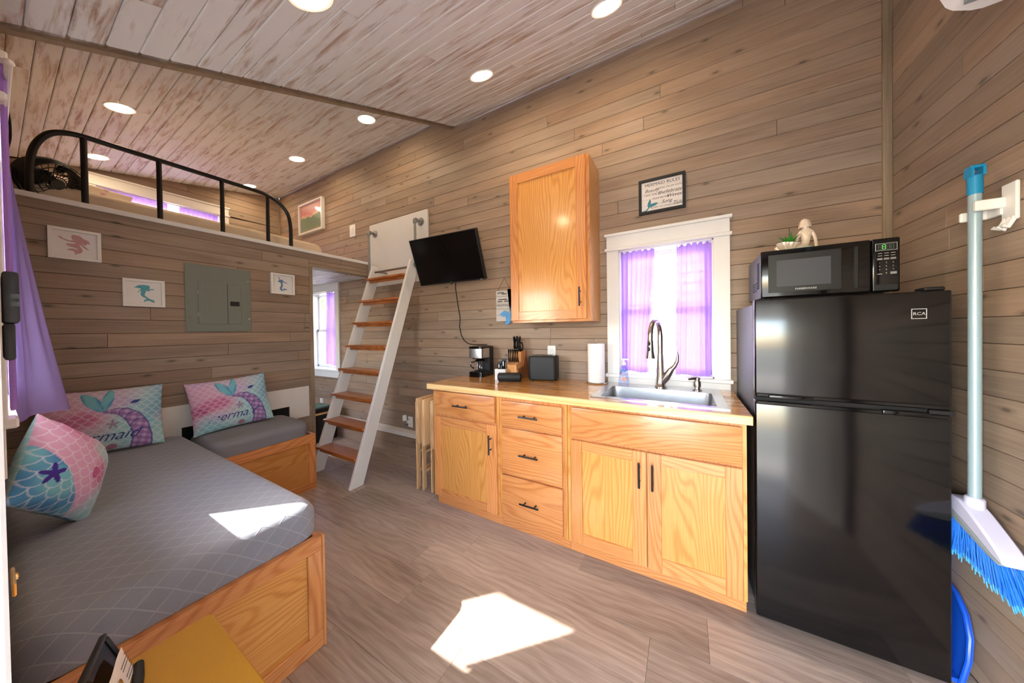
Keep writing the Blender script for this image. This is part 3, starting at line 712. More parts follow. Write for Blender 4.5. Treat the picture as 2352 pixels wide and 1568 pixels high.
for x in (-11.5, -9.6, -7.8, -6.2): MB().tube([(x, 4.95, -.35), (x + .05, 4.9, 1.0), (x, 4.95, 2.3)], [.05, .04, .02], 8).build('stem', M['darkwood'], hg)
# ------------------------------------------------------------------ kitchen cabinets
CF = 1.675      # face of the cabinet boxes; doors and drawers stand 20 mm proud
def bar_handle(par, x, y, z, L=.128, up=False):
    a = (x, y - .032, z - L / 2) if up else (x - L / 2, y - .032, z); b = (x, y - .032, z + L / 2) if up else (x + L / 2, y - .032, z)
    h = MB().tube([a, b], .0055, 10).build('handle', M['black'], par)
    for s in (-.036, .036):
        p = (x, y - .032, z + s) if up else (x + s, y - .032, z)
        MB().tube([p, (p[0], y, p[2])], .0045, 8).build('handle_post', M['black'], h)
def slab_drawer(par, x0, x1, z0, z1, handle=True, name='drawer'):
    b = MB().box(x0, x1, CF - .020, CF - .001, z0, z1, bev=.004, seg=2).build(name, M['oak_x'], par)
    if handle: bar_handle_sub(b, (x0 + x1) / 2, CF - .020, (z0 + z1) / 2 + .0)
    return b
def bar_handle_sub(par, x, y, z, L=.128, up=False):
    a = (x, y - .032, z - L / 2) if up else (x - L / 2, y - .032, z); b = (x, y - .032, z + L / 2) if up else (x + L / 2, y - .032, z)
    m = MB().tube([a, b], .0055, 10)
    for s in (-.036, .036):
        p = (x, y - .030, z + s) if up else (x + s, y - .030, z); m.tube([p, (p[0], y, p[2])], .0045, 8)
    m.build('handle', M['black'], par)
def frame_door(par, x0, x1, z0, z1, yf, hx=None, hz=None, lw=.055, rw=.06, tw=.065, bw=.055, name='door'):
    p = MB().box(x0 + lw - .008, x1 - rw + .008, yf + .007, yf + .015, z0 + bw - .008, z1 - tw + .008).build(name, M['oakp_z'], par)
    p['label'] = 'framed oak cabinet door'
    MB().box(x0, x0 + lw, yf, yf + .019, z0, z1, bev=.0025).build('stile', M['oak_z'], p); MB().box(x1 - rw, x1, yf, yf + .019, z0, z1, bev=.0025).build('stile', M['oak_z'], p)
    MB().box(x0 + lw, x1 - rw, yf, yf + .019, z1 - tw, z1, bev=.002).build('rail', M['oak_x'], p); MB().box(x0 + lw, x1 - rw, yf, yf + .019, z0, z0 + bw, bev=.002).build('rail', M['oak_x'], p)
    if hx is not None: bar_handle_sub(p, hx, yf, hz, up=True)
    return p
def cabinet_box(c, x0, x1):
    MB().box(x0 + .0015, x0 + .017, CF, 2.285, .075, .878).build('side_panel', M['oak_in'], c); MB().box(x1 - .017, x1 - .0015, CF, 2.285, .075, .878).build('side_panel', M['oak_in'], c)
    MB().box(x0 + .0175, x1 - .0175, CF, CF + .018, .075, .878).build('face_frame', M['oak_z'], c); MB().box(x0 + .0175, x1 - .0175, CF + .0185, 2.285, .075, .093).build('bottom_panel', M['oak_x'], c)
    MB().box(x0 + .001, x1 - .001, 1.712, 1.735, 0, .074).build('toe_kick', M['oak_x'], c)
c1 = thing('base_cabinet', 'oak base cabinet with one drawer above one door', 'cabinet', (-1.364, 1.95, 0)); cabinet_box(c1, -1.66, -1.068)
slab_drawer(c1, -1.636, -1.094, .700, .872); frame_door(c1, -1.636, -1.082, .090, .684, CF - .020, -1.122, .56, lw=.062, rw=.082, tw=.062)
c2 = thing('base_cabinet', 'oak base cabinet with three stacked drawers', 'cabinet', (-.833, 1.95, 0)); cabinet_box(c2, -1.068, -.598)
slab_drawer(c2, -1.043, -.625, .694, .858); slab_drawer(c2, -1.043, -.625, .385, .683); slab_drawer(c2, -1.043, -.625, .092, .374)
c3 = thing('base_cabinet', 'oak sink base cabinet with a wide false front and two doors', 'cabinet', (-.18, 1.95, 0)); cabinet_box(c3, -.598, .24)
slab_drawer(c3, -.566, .221, .692, .866, handle=False, name='false_front')
frame_door(c3, -.572, -.173, .088, .680, CF - .020, -.205, .568, lw=.065, rw=.068, tw=.058, bw=.065); frame_door(c3, -.169, .222, .084, .680, CF - .020, -.143, .568, lw=.064, rw=.065, tw=.055, bw=.075)
# end panel of the run, seen from the ladder side, is the carcass itself
wt = thing('worktop', 'varnished knotty wood worktop with a pale front edge', 'worktop', (-.72, 1.97, .88))
mb = MB()
for r in rect_minus([(-1.70, .257, 1.668, YB - .003)], (-.45, .160, 1.755, 2.135)): mb.box(r[0], r[1], r[2], r[3], .8805, .92)
mb.build('board', M['counter'], wt, smooth_deg=0)
MB().box(-1.701, .258, 1.648, 1.668, .8805, .9203, bev=.002).build('front_edge', M['maple'], wt)
# sink
sk = thing('kitchen_sink', 'stainless steel drop-in sink set in the worktop', 'sink', (-.145, 1.99, .92))
mb = MB()
for r in rect_minus([(-.475, .185, 1.728, 2.262)], (-.425, .137, 1.772, 2.120)): mb.box(r[0], r[1], r[2], r[3], .9205, .9245)
mb.build('rim', M['steel'], sk, smooth_deg=0)
def basin(i, j):
    # rounded-rectangle ring i around, j from rim down and in
    a = i * 2 * math.pi; hx, hy = .281, .174; t = min(1, j / .55); n = 5.0
    if j <= .55: k = 1 - .05 * t; z = -.185 * t
    else: q = (j - .55) / .45; k = .95 * (1 - q) + .03 * q; z = -.185 - .012 * q
    c, s = math.cos(a), math.sin(a); e = 2 / (n * 3)
    return (-.144 + hx * k * math.copysign(abs(c) ** e, c), 1.946 + hy * k * math.copysign(abs(s) ** e, s), .9225 + z)
MB().grid(basin, 72, 20, closed_u=True).build('basin', M['steel'], sk, smooth_deg=50)
MB().lathe([(.040, 0), (.040, .004), (.03, .005), (.028, .001)], (-.144, 1.946, .727), 24).build('drain', M['chrome'], sk)
# faucet
fc = thing('faucet', 'brushed nickel pull-down faucet behind the sink', 'faucet', (-.137, 2.20, .9245))
MB().lathe([(.036, 0), (.036, .006), (.031, .012), (.0265, .05), (.0235, .12), (.019, .22)], (-.137, 2.20, .9245), 24).build('body', M['nickel'], fc)
fx_, fy_ = -math.sin(R(15)), -math.cos(R(15)); FQ = lambda d, z: (-.137 + fx_ * d, 2.20 + fy_ * d, z)
pts = [FQ(0, 1.12), FQ(0, 1.18)] + [FQ(.085 - .085 * math.cos(a), 1.262 + .098 * math.sin(a)) for a in [math.pi * k / 16 for k in range(0, 17)]] + [FQ(.172, 1.235)]
MB().tube(pts, [.0175] * 3 + [.0155] * (len(pts) - 3), 16).build('spout', M['nickel'], fc)
sh = MB().lathe([(.0155, 0), (.0175, -.008), (.0185, -.03), (.0205, -.07), (.0275, -.108), (.0275, -.113), (.021, -.114)], FQ(.172, 1.24), 20).build('spray_head', M['nickel'], fc)
for (z0_, z1_, d_) in ((1.205, 1.232, .194), (1.172, 1.198, .1965)): MB().ball(FQ(d_ - .004, (z0_ + z1_) / 2), .008, .006, .013, 12, 8).build('button', M['black_matte'], sh)
MB().tube([(-.130, 2.198, .955), (-.105, 2.192, .99), (-.083, 2.186, 1.03), (-.073, 2.185, 1.05)], [.022, .024, .021, .018], 14).build('valve_arm', M['nickel'], fc)
MB().tube([(-.075, 2.185, 1.045), (-.055, 2.183, 1.068), (-.040, 2.182, 1.10), (-.037, 2.182, 1.135), (-.041, 2.182, 1.162)], [.017, .0135, .0115, .008, .005], 12).build('lever', M['nickel'], fc)
sdp = thing('soap_dispenser', 'brushed nickel soap pump on the sink rim', 'soap dispenser', (.068, 2.185, .9245))
MB().lathe([(.026, 0), (.026, .004), (.017, .007), (.016, .012), (.015, .02), (.021, .022), (.021, .05), (.019, .056)], (.068, 2.185, .9245), 20).build('base', M['nickel'], sdp)
MB().lathe([(.015, .056), (.015, .064), (.017, .066), (.017, .078), (.01, .08)], (.068, 2.185, .9245), 18).tube([(.068, 2.185, .997), (.045, 2.165, .999), (.022, 2.150, .994)], [.012, .009, .006], 10).build('pump_head', M['nickel'], sdp)
# hand soap bottle
sb = thing('soap_bottle', 'clear lilac hand soap bottle with a white pump', 'soap bottle', (-.372, 2.225, .9245))
def soap(i, j):
    prof = [(0, .033, .020), (.02, .036, .022), (.2, .036, .022), (.45, .029, .018), (.6, .030, .019), (.8, .027, .018), (.93, .016, .014), (1, .0135, .0135)]
    for a, b in zip(prof[:-1], prof[1:]):
        if j <= b[0]: q = (j - a[0]) / (b[0] - a[0]); rx, ry = lerp(a[1], b[1], q), lerp(a[2], b[2], q); break
    return (-.372 + rx * math.cos(i * 2 * math.pi), 2.225 + ry * math.sin(i * 2 * math.pi), .9247 + .135 * j)
MB().grid(soap, 24, 24, closed_u=True).build('bottle', M['glass_soap'], sb, smooth_deg=60)
MB().lathe([(.0150, 0), (.0150, .018), (.006, .022), (.006, .034), (.012, .035), (.012, .044), (.004, .046)], (-.372, 2.225, 1.058), 16).tube([(-.372, 2.225, 1.097), (-.345, 2.222, 1.098), (-.334, 2.221, 1.094)], [.006, .005, .004], 8).build('pump', M['plastic_white'], sb)
lb_ = MB().lathe([(.011, 0), (.011, .0012)], (-.372, 2.2065, 1.018), 16, Matrix.Rotation(R(90), 3, 'X') @ Matrix.Diagonal((1.3, 1, 1)).to_3x3()).build('label', M['soap_label'], sb)
text('dove', M['plastic_white'], sb, face_y(-.372, 2.2048, 1.018))
MB().lathe([(.012, 0), (.014, .001)], (-.366, 2.2050, .962), 9, Matrix.Rotation(R(90), 3, 'X')).build('flower_print', M['soap_pink'], sb)
# paper towel
pt = thing('paper_towel_stand', 'chrome wire paper towel stand at the end of the sink', 'paper towel holder', (-.56, 2.21, .92))
MB().tube([(-.56 + .074 * math.cos(a), 2.21 + .074 * math.sin(a), .9255) for a in [k * 2 * math.pi / 28 for k in range(28)]], .003, 8, closed=True).tube([(-.634, 2.21, .9255), (-.486, 2.21, .9255)], .003, 8).build('base_ring', M['chrome'], pt)
MB().tube([(-.56, 2.21, .9255), (-.56, 2.21, 1.235), (-.557, 2.21, 1.246), (-.553, 2.21, 1.238)], .0035, 8).build('post', M['chrome'], pt)
rl = thing('paper_towel_roll', 'white paper towel roll standing beside the sink', 'paper towel', (-.56, 2.21, .929))
MB().lathe([(.021, 0), (.060, 0), (.0605, .004), (.0605, .276), (.060, .28), (.021, .28), (.021, 0)], (-.56, 2.21, .929), 40, cap=False).build('roll', M['paper'], rl)
MB().lathe([(.0205, .001), (.0205, .279), (.0195, .279), (.0195, .001), (.0205, .001)], (-.56, 2.21, .929), 24, cap=False).build('core', M['twine'], rl)
# toaster
to = thing('toaster', 'matte black two-slice toaster under the wall socket', 'toaster', (-.968, 2.185, .92), (0, 0, R(9)))
def rbox(mb, hx, hy, z0, z1, r, bev):
    b = bmesh.new(); bmesh.ops.create_cube(b, size=1)
    for v in b.verts: v.co = Vector((v.co.x * 2 * hx, v.co.y * 2 * hy, lerp(z0, z1, v.co.z + .5)))
    bmesh.ops.bevel(b, geom=[e for e in b.edges if abs(e.verts[0].co.z - e.verts[1].co.z) > .01], offset=r, segments=5, profile=.5, affect='EDGES')
    bmesh.ops.bevel(b, geom=[e for e in b.edges if abs(e.verts[0].co.z - z1) < 1e-5 and abs(e.verts[1].co.z - z1) < 1e-5], offset=bev, segments=3, profile=.5, affect='EDGES')
    mb.join(b); return mb
rbox(MB(), .112, .068, .012, .192, .03, .014).build('housing', M['black_matte'], to)
MB().box(-.095, .095, -.05, .05, .1915, .1945, bev=.001).build('top_plate', M['steel'], to)
for y in (-.024, .024): MB().box(-.075, .075, y - .012, y + .012, .1947, .1955).build('bread_slot', M['black_slot'], to)
MB().box(-.124, -.110, -.012, .012, .13, .142, bev=.003).build('lever', M['black'], to); MB().lathe([(.011, 0), (.011, .012), (.008, .014)], (-.110, 0, .06), 16, Matrix.Rotation(R(-90), 3, 'Y')).build('dial', M['black'], to)
for sx in (-1, 1):
    for sy in (-1, 1): MB().lathe([(.009, 0), (.009, .013)], (sx * .085, sy * .045, 0), 10).build('foot', M['black_slot'], to)
# coffee maker
cm = thing('coffee_maker', 'small black and steel drip coffee maker at the end of the worktop', 'coffee maker', (-1.555, 2.16, .92), (0, 0, R(4)))
rbox(MB(), .068, .105, 0, .045, .02, .006).build('base', M['black_gloss'], cm)
MB().box(-.066, .066, .035, .104, .043, .262, bev=.008, seg=2).build('tank', M['black_matte'], cm)
b_ = rbox(MB(), .067, .072, .163, .245, .018, .004); bm_ = b_.build('brew_head', M['steel'], cm); bm_.location.y = -.030
t_ = rbox(MB(), .068, .104, .245, .262, .02, .006).build('lid', M['black_gloss'], cm)
MB().lathe([(.064, 0), (.066, .010)], (0, -.030, .153), 28).build('filter_ring', M['black_gloss'], cm)
ca = MB().lathe([(.043, 0), (.049, .012), (.050, .045), (.043, .07), (.040, .082)], (0, -.030, .047), 28, cap=False).build('carafe', M['glass'], cm)
MB().lathe([(.042, 0), (.043, .010), (.03, .018)], (0, -.030, .128), 24).build('carafe_lid', M['black_gloss'], ca)
MB().tube([(-.043, -.040, .125), (-.072, -.055, .12), (-.076, -.058, .09), (-.052, -.045, .065)], .006, 8).build('carafe_handle', M['black_gloss'], ca)
MB().lathe([(.046, 0), (.046, .003)], (0, -.03, .045), 24).build('hot_plate', M['black_slot'], cm)
# knife block, knives
kb = thing('knife_block', 'two-tone wooden knife block between coffee maker and toaster', 'knife block', (-1.205, 2.175, .92))
MB().prism([(2.10, .92), (2.175, .92), (2.175, 1.058), (2.10, 1.036)], lambda a, b, d: (d, a, b), -1.262, -1.168).build('front_block', M['acacia'], kb)
MB().prism([(2.178, .92), (2.275, .92), (2.235, 1.145), (2.178, 1.135)], lambda a, b, d: (d, a, b), -1.262, -1.168).build('back_block', M['acacia'], kb)
MB().prism([(2.10, .92), (2.285, .92), (2.245, 1.148), (2.225, 1.145), (2.19, 1.02), (2.10, 1.0)], lambda a, b, d: (d, a, b), -1.166, -1.150).build('side_board', M['walnut'], kb)
def knife(label, x, y, z, L, w, group, lean=.10):
    k = thing('kitchen_knife', label, 'knife', (x, y, z), group=group)
    n = 9; pts = [(x, y - lean * L * s - .004 * math.sin(math.pi * s), z + L * s) for s in [i / (n - 1) for i in range(n)]]
    m = MB().tube(pts, [w * (.8 + .25 * math.sin(i * 1.1)) for i in range(n)], 8); m.build('handle', M['black_gloss'], k)
    MB().box(x - .0012, x + .0012, y - w * .8, y + w * .8, z - .045, z + .004).build('blade', M['steel'], k)
    MB().ball(pts[-1], w * 1.05, w * 1.05, w * .8, 8, 6).build('pommel', M['steel'], k)
for i in range(6): knife('black steak knife in the front row of the knife block', -1.255 + i * .0165, 2.138, 1.055, .105, .0062, 'steak knives in the front row of the knife block')
for i, (x, y, L) in enumerate(((-1.240, 2.205, .125), (-1.213, 2.208, .13), (-1.186, 2.205, .125), (-1.245, 2.228, .105), (-1.214, 2.23, .105))): knife('large black handled knife in the back row of the knife block', x, y, 1.138, L, .010, 'large knives at the back of the knife block', .06)
scs = thing('kitchen_scissors', 'black handled scissors at the side of the knife block', 'scissors', (-1.185, 2.222, 1.142))
MB().tube([(-1.188 + .014 * math.cos(a), 2.225, 1.178 + .034 * math.sin(a)) for a in [k * math.pi / 8 for k in range(16)]], .0055, 8, closed=True).build('finger_loop', M['black_gloss'], scs)
MB().box(-1.190, -1.186, 2.217, 2.233, 1.10, 1.15).build('blade', M['steel'], scs)
# speaker, white box, black jar
spk = thing('bluetooth_speaker', 'black mesh cylinder speaker at the front of the worktop', 'speaker', (-1.172, 1.995, .92), (0, 0, R(22)))
MB().lathe([(.024, -.088), (.031, -.086), (.034, -.080), (.034, .080), (.031, .086), (.024, .088)], (0, 0, .0345), 26, Matrix.Rotation(R(90), 3, 'Y')).build('mesh_body', M['spk'] if 'spk' in M else M['black_matte'], spk)
for s in (-1, 1): MB().lathe([(.026, 0), (.022, .006), (.008, .004)], (s * .086, 0, .0345), 20, Matrix.Rotation(R(90 * s), 3, 'Y')).build('end_cone', M['black'], spk)
MB().box(-.075, .075, -.012, .012, 0, .004, bev=.001).build('foot', M['black_matte'], spk)
wbx = thing('white_tissue_box', 'small white box holding black packets beside the knife block', 'box', (-1.292, 2.075, .92), (0, 0, R(12)))
MB().box(-.045, .045, -.04, .04, 0, .003).box(-.045, .045, -.04, -.037, .003, .085).box(-.045, .045, .037, .04, .003, .085).box(-.045, -.042, -.037, .037, .003, .085).box(.042, .045, -.037, .037, .003, .085).build('box_shell', M['white'], wbx, smooth_deg=0)
for i, (x, h) in enumerate(((-.020, .12), (.020, .145))):
    p = thing('coffee_packet', ('shorter', 'taller')[i] + ' glossy black packet standing in the small white box', 'packet', (-1.292 + x, 2.078 + .004 * i, .924), (0, 0, R(12)))
    MB().box(-.017, .017, -.010, .010, 0, h, bev=.005, seg=2).build('pouch', M['black_gloss'], p); MB().box(-.017, .017, -.002, .002, h - .003, h + .018).build('seal', M['black'], p)

# ------------------------------------------------------------------ upper cabinet and wall things
uc = thing('wall_cabinet', 'tall oak wall cabinet with one framed door', 'cabinet', (-.85, 2.16, 1.37))
MB().box(-1.150, -.545, 2.020, YB - .001, 1.370, 2.495, bev=.0015).build('carcass', M['oak_in'], uc)
MB().box(-.580, -.5445, 2.0185, 2.0205, 1.3705, 2.4945).build('face_stile', M['oak_z'], uc); MB().box(-1.150, -.58, 2.0185, 2.0205, 1.3705, 1.40).build('face_rail', M['oak_x'], uc)
frame_door(uc, -1.152, -.567, 1.387, 2.490, 2.000, -.607, 1.535, lw=.068, rw=.068, tw=.070, bw=.066)
def frame_pic(name, label, cat, mkbox, w, h, fw, fd, fmat, group=None): pass
# mermaid rules sign
sg = thing('framed_sign', 'dark framed MERMAID RULES sign above the kitchen window', 'sign', (-.125, YB, 2.105))
x0, x1, z0, z1 = -.268, .016, 2.105, 2.342; yF = YB - .022
for (a, b, c, d) in ((x0, x1, z1 - .018, z1), (x0, x1, z0, z0 + .018), (x0, x0 + .018, z0 + .018, z1 - .018), (x1 - .018, x1, z0 + .018, z1 - .018)): MB().box(a, b, yF, YB - .001, c, d, bev=.002).build('frame_bar', M['black_matte'], sg)
pl_ = plain('whitewashed_print', rgb(222, 214, 208), .7, noise_amt=.05, nscale=40)
for i in range(5):
    h_ = (z1 - z0 - .036) / 5; MB().box(x0 + .018, x1 - .018, YB - .012, YB - .004, z0 + .018 + i * h_ + .0006, z0 + .018 + (i + 1) * h_ - .0006).build('printed_slat', pl_, sg)
yT = YB - .0125
for key, x, z, s in (('rules', -.122, 2.300, .86), ('beauty', -.186, 2.262, .95), ('comes', -.070, 2.266, .95), ('time', -.180, 2.232, .9), ('shell', -.078, 2.234, .95), ('play', -.128, 2.202, .95), ('waves', -.052, 2.204, .95), ('song', -.095, 2.172, .95), ('adapt', -.110, 2.142, .85), ('tides', -.024, 2.148, .95)):
    text(key, M['ink'], sg, face_y(x, yT, z, s))
tl = [(-.250, 2.128), (-.225, 2.132), (-.208, 2.148), (-.214, 2.162), (-.208, 2.185), (-.196, 2.205), (-.191, 2.188), (-.192, 2.170), (-.180, 2.172), (-.160, 2.174), (-.146, 2.170), (-.162, 2.156), (-.185, 2.150), (-.200, 2.147), (-.216, 2.128), (-.235, 2.120), (-.250, 2.120)]
MB().prism(tl, lambda a, b, d: (a, d, b), YB - .0135, YB - .0125).build('tail_print', M['teal_ink'], sg)
# hanging wooden sign
hgs = thing('hanging_sign', 'whitewashed slat sign with a blue tail hanging beside the wall cabinet', 'sign', (-1.38, YB, 1.40))
for i in range(5): MB().box(-1.472, -1.300, YB - .016, YB - .004, 1.398 + i * .055, 1.398 + i * .055 + .0535, bev=.0015).build('slat', M['sign_wood'], hgs)
MB().tube([(-1.452, YB - .012, 1.672), (-1.386, YB - .008, 1.785), (-1.320, YB - .012, 1.672)], .002, 6).build('hanging_cord', M['twine'], hgs)
MB().lathe([(.005, 0), (.005, .004), (.002, .006)], (-1.386, YB - .001, 1.784), 8, Matrix.Rotation(R(90), 3, 'X')).build('nail', M['iron'], hgs)
text('mermaid_sign', M['ink'], hgs, face_y(-1.392, YB - .0165, 1.538, .95))
for (x, z, w) in ((-1.42, 1.652, .07), (-1.385, 1.640, .05), (-1.40, 1.592, .09), (-1.43, 1.575, .05), (-1.36, 1.575, .05)): MB().box(x - w / 2, x + w / 2, YB - .0172, YB - .0165, z - .004, z + .004).build('script_print', M['ink'], hgs)
bt = [(-1.345, 1.675), (-1.320, 1.678), (-1.300, 1.66), (-1.306, 1.60), (-1.318, 1.52), (-1.322, 1.47), (-1.335, 1.47), (-1.358, 1.485), (-1.382, 1.492), (-1.400, 1.478), (-1.432, 1.462), (-1.415, 1.450), (-1.402, 1.438), (-1.378, 1.440), (-1.366, 1.436), (-1.366, 1.405), (-1.372, 1.385), (-1.380, 1.372), (-1.355, 1.364), (-1.332, 1.374), (-1.318, 1.40), (-1.314, 1.44), (-1.31, 1.48), (-1.312, 1.53), (-1.320, 1.58), (-1.335, 1.63)]
MB().prism(bt, lambda a, b, d: (a, d, b), YB - .024, YB - .0168, bev=.0015).build('blue_tail', M['dolphin'], hgs)
# outlets and switch plates
def outlet(label, x, z, kind='duplex', w=.072, h=.116, group=None):
    o = thing('wall_outlet' if kind != 'switch' else 'light_switch', label, 'outlet' if kind != 'switch' else 'switch', (x, YB, z))
    MB().box(x - w / 2, x + w / 2, YB - .006, YB - .0005, z - h / 2, z + h / 2, bev=.003, seg=2).build('plate', M['plastic_white'], o)
    if kind == 'duplex':
        for s in (-.021, .021):
            f = MB().lathe([(.0165, 0), (.0165, .0015), (.016, .002)], (x, YB - .0058, z + s), 20, Matrix.Rotation(R(90), 3, 'X')).build('socket', M['plastic_white'], o)
            for dx in (-.006, .006): MB().box(x + dx - .001, x + dx + .001, YB - .0084, YB - .0079, z + s - .001, z + s + .007).build('slot', M['black_slot'], f)
            MB().lathe([(.0022, 0), (.0022, .0005)], (x, YB - .0079, z + s - .007), 10, Matrix.Rotation(R(90), 3, 'X')).build('slot', M['black_slot'], f)
    elif kind == 'switch': MB().box(x - .016, x + .016, YB - .009, YB - .006, z - .032, z + .032, bev=.001).build('rocker', M['plastic_white'], o)
    return o
outlet('white wall socket above the toaster', -.945, 1.125, h=.12)
outlet('white socket plate behind the coffee maker', -1.565, 1.116, kind='blank', w=.085, h=.13)
outlet('white low wall socket beside the folded trays', -2.625, .325)
outlet('white switch plate on the wall above the loft', -3.605, 2.60, 'switch', .12, .15)
outlet('white low socket in the room under the loft', -4.40, .355)
af = thing('plug_in_freshener', 'frosted white plug-in air freshener in the low socket', 'air freshener', (-2.655, YB - .03, .36))
MB().box(-2.648, -2.612, YB - .045, YB - .008, .318, .352, bev=.006, seg=2).build('plug_body', M['freshener'], af)
MB().lathe([(.020, 0), (.024, .01), (.024, .05), (.018, .06), (.014, .062)], (-2.655, YB - .056, .350), 18).build('cartridge', M['freshener'], af); MB().lathe([(.013, 0), (.016, .02), (.012, .03)], (-2.650, YB - .056, .318), 14).build('oil_bottle', M['glass'], af)

# ------------------------------------------------------------------ television
TVR = Matrix.Rotation(R(4.3), 3, 'Z') @ Matrix.Rotation(R(20.0), 3, 'X') @ Matrix.Rotation(R(-.4), 3, 'Y')
tv = thing('television', 'black flat television tilted down on a wall arm beside the ladder', 'television', (-1.864, 2.064, 1.964), TVR.to_euler())
MB().box(-.365, .365, .004, .045, -.215, .215, bev=.004, seg=2).build('rear_shell', M['black_matte'], tv)
for (a, b, c, d) in ((-.365, .365, .207, .215), (-.365, .365, -.215, -.203), (-.365, -.358, -.203, .207), (.358, .365, -.203, .207)): MB().box(a, b, 0, .0055, c, d, bev=.001).build('bezel', M['black'], tv)
MB().box(-.358, .358, .0025, .005, -.203, .207).build('screen', M['screen'], tv)
MB().box(.318, .342, -.0006, .0004, -.2115, -.2065).build('badge', M['silver_ink'], tv); MB().box(-.012, .012, -.0006, .006, -.222, -.2065, bev=.001).build('sensor', M['black_gloss'], tv); MB().box(-.007, .007, -.0012, -.0004, -.2115, -.207).build('badge', M['silver_ink'], tv)
wm = thing('tv_wall_mount', 'black wall arm carrying the television', 'wall mount', (-1.87, YB, 1.95))
MB().box(-1.93, -1.81, YB - .012, YB - .001, 1.84, 2.06, bev=.003).build('wall_plate', M['black'], wm)
MB().box(-1.885, -1.855, 2.165, YB - .010, 1.925, 1.965, bev=.003).build('arm', M['black'], wm)
MB().box(-1.95, -1.78, 2.135, 2.168, 1.90, 1.99, bev=.003).build('tilt_head', M['black'], wm)
cd_ = thing('hanging_cable', 'thin black cord hanging from the television to the socket behind the coffee maker', 'cable', (-1.96, YB - .02, 1.8))
MB().tube([(-1.852, 2.205, 1.83), (-1.90, 2.24, 1.79), (-1.945, YB - .012, 1.74), (-1.925, YB - .01, 1.60), (-1.895, YB - .01, 1.45), (-1.905, YB - .01, 1.36), (-1.885, YB - .01, 1.28), (-1.85, YB - .01, 1.225), (-1.80, YB - .012, 1.195), (-1.72, 2.262, 1.187), (-1.64, 2.255, 1.1885), (-1.575, 2.27, 1.188), (-1.56, YB - .012, 1.16)], .0042, 8).build('cable', M['black_matte'], cd_)
# ------------------------------------------------------------------ fridge and what stands on it
FX0, FX1, FY = .272, .822, 1.692
fr = thing('refrigerator', 'glossy black two-door fridge at the end of the kitchen run', 'refrigerator', (.547, 1.98, 0))
MB().box(FX0 + .004, FX1 - .004, 1.748, 2.26, .03, 1.415, bev=.006, seg=2).build('cabinet', M['fridge_side'], fr)
for sx in (.31, .78):
    for sy in (1.79, 2.22): MB().lathe([(.018, 0), (.018, .032)], (sx, sy, 0), 12).build('foot', M['black_slot'], fr)
dl = MB().box(FX0, FX1, FY, 1.745, .020, .985, bev=.006, seg=3).build('lower_door', M['fridge_door'], fr)
du = MB().box(FX0, FX1, FY, 1.745, 1.003, 1.432, bev=.006, seg=3).build('upper_door', M['fridge_door'], fr)
for par, z in ((dl, .978), (du, 1.012)): MB().box(FX0 + .004, FX1 - .004, FY - .004, FY + .02, z - .008, z + .008, bev=.003).build('edge_strip', M['black_gloss'], par)
MB().box(FX0 + .045, FX0 + .19, FY - .010, FY + .012, 1.000, 1.016, bev=.005, seg=2).build('handle', M['black_gloss'], du); MB().box(FX1 - .17, FX1 - .05, FY - .010, FY + .012, .972, .990, bev=.005, seg=2).build('handle', M['black_gloss'], dl)
MB().box(FX0 + .004, FX1 - .004, 1.700, 1.745, .986, 1.002).build('gasket', M['black_slot'], fr)
MB().box(FX1 - .06, FX1 - .012, 1.698, 1.76, 1.432, 1.446, bev=.004).build('top_hinge', M['black'], fr); MB().box(FX1 - .055, FX1 + .004, FY - .006, FY + .02, .9865, 1.0015, bev=.002).build('middle_hinge', M['black'], fr)
MB().box(FX0 + .01, FX1 - .01, 1.76, 2.2, .012, .03).build('plinth', M['black_slot'], fr)
lx, lz = .745, 1.350
for (a, b, c, d) in ((lx - .0185, lx + .0185, lz + .0165, lz + .0185), (lx - .0185, lx + .0185, lz - .0185, lz - .0165), (lx - .0185, lx - .0168, lz - .0165, lz + .0165), (lx + .0168, lx + .0185, lz - .0165, lz + .0165)): MB().box(a, b, FY - .0012, FY + .001, c, d).build('badge_border', M['silver_ink'], du)
text('rca', M['silver_ink'], du, face_y(lx, FY - .0008, lz, .82), 'badge_lettering')
# microwave
mw = thing('microwave', 'black countertop microwave on top of the fridge', 'microwave', (.535, 1.97, 1.4335))
mx0, mx1, my, mz0, mz1 = .316, .752, 1.815, 1.446, 1.664
MB().box(mx0 + .004, mx1 - .004, my + .02, my + .33, mz0 + .002, mz1 - .003, bev=.006, seg=2).build('housing', M['fridge_side'], mw)
MB().box(mx0, .672, my, my + .022, mz0, mz1, bev=.006, seg=3).build('door', M['black_gloss'], mw)
dr = MB().box(.343, .585, my - .0015, my + .002, mz0 + .022, mz1 - .022, bev=.0008).build('window_surround', M['black'], mw)
MB().box(.372, .553, my - .0022, my + .001, mz0 + .048, mz1 - .050, bev=.0006).build('viewing_window', M['window_mw'], mw)
MB().box(.622, .634, my - .004, my + .002, mz0 + .020, mz1 - .022, bev=.0015).build('grip_edge', M['black'], mw)
MB().box(.674, mx1, my, my + .022, mz0, mz1, bev=.006, seg=3).build('control_panel', M['black_gloss'], mw)
MB().box(.682, .744, my - .002, my + .002, mz0 + .006, mz0 + .030, bev=.001).build('door_button', M['black_matte'], mw)
text('farber', M['silver_ink'], mw, face_y(.472, my - .0018, mz0 + .034), 'brand_lettering')
dz = mz1 - .036; dp = MB().box(.684, .742, my - .0012, my + .001, dz - .014, dz + .014).build('display', M['black_slot'], mw)
for (a, b, c, d) in ((.683, .743, dz + .0135, dz + .0147), (.683, .743, dz - .0147, dz - .0135), (.683, .6842, dz - .0135, dz + .0135), (.7418, .743, dz - .0135, dz + .0135)): MB().box(a, b, my - .0016, my + .001, c, d).build('display_border', M['silver_ink'], dp)
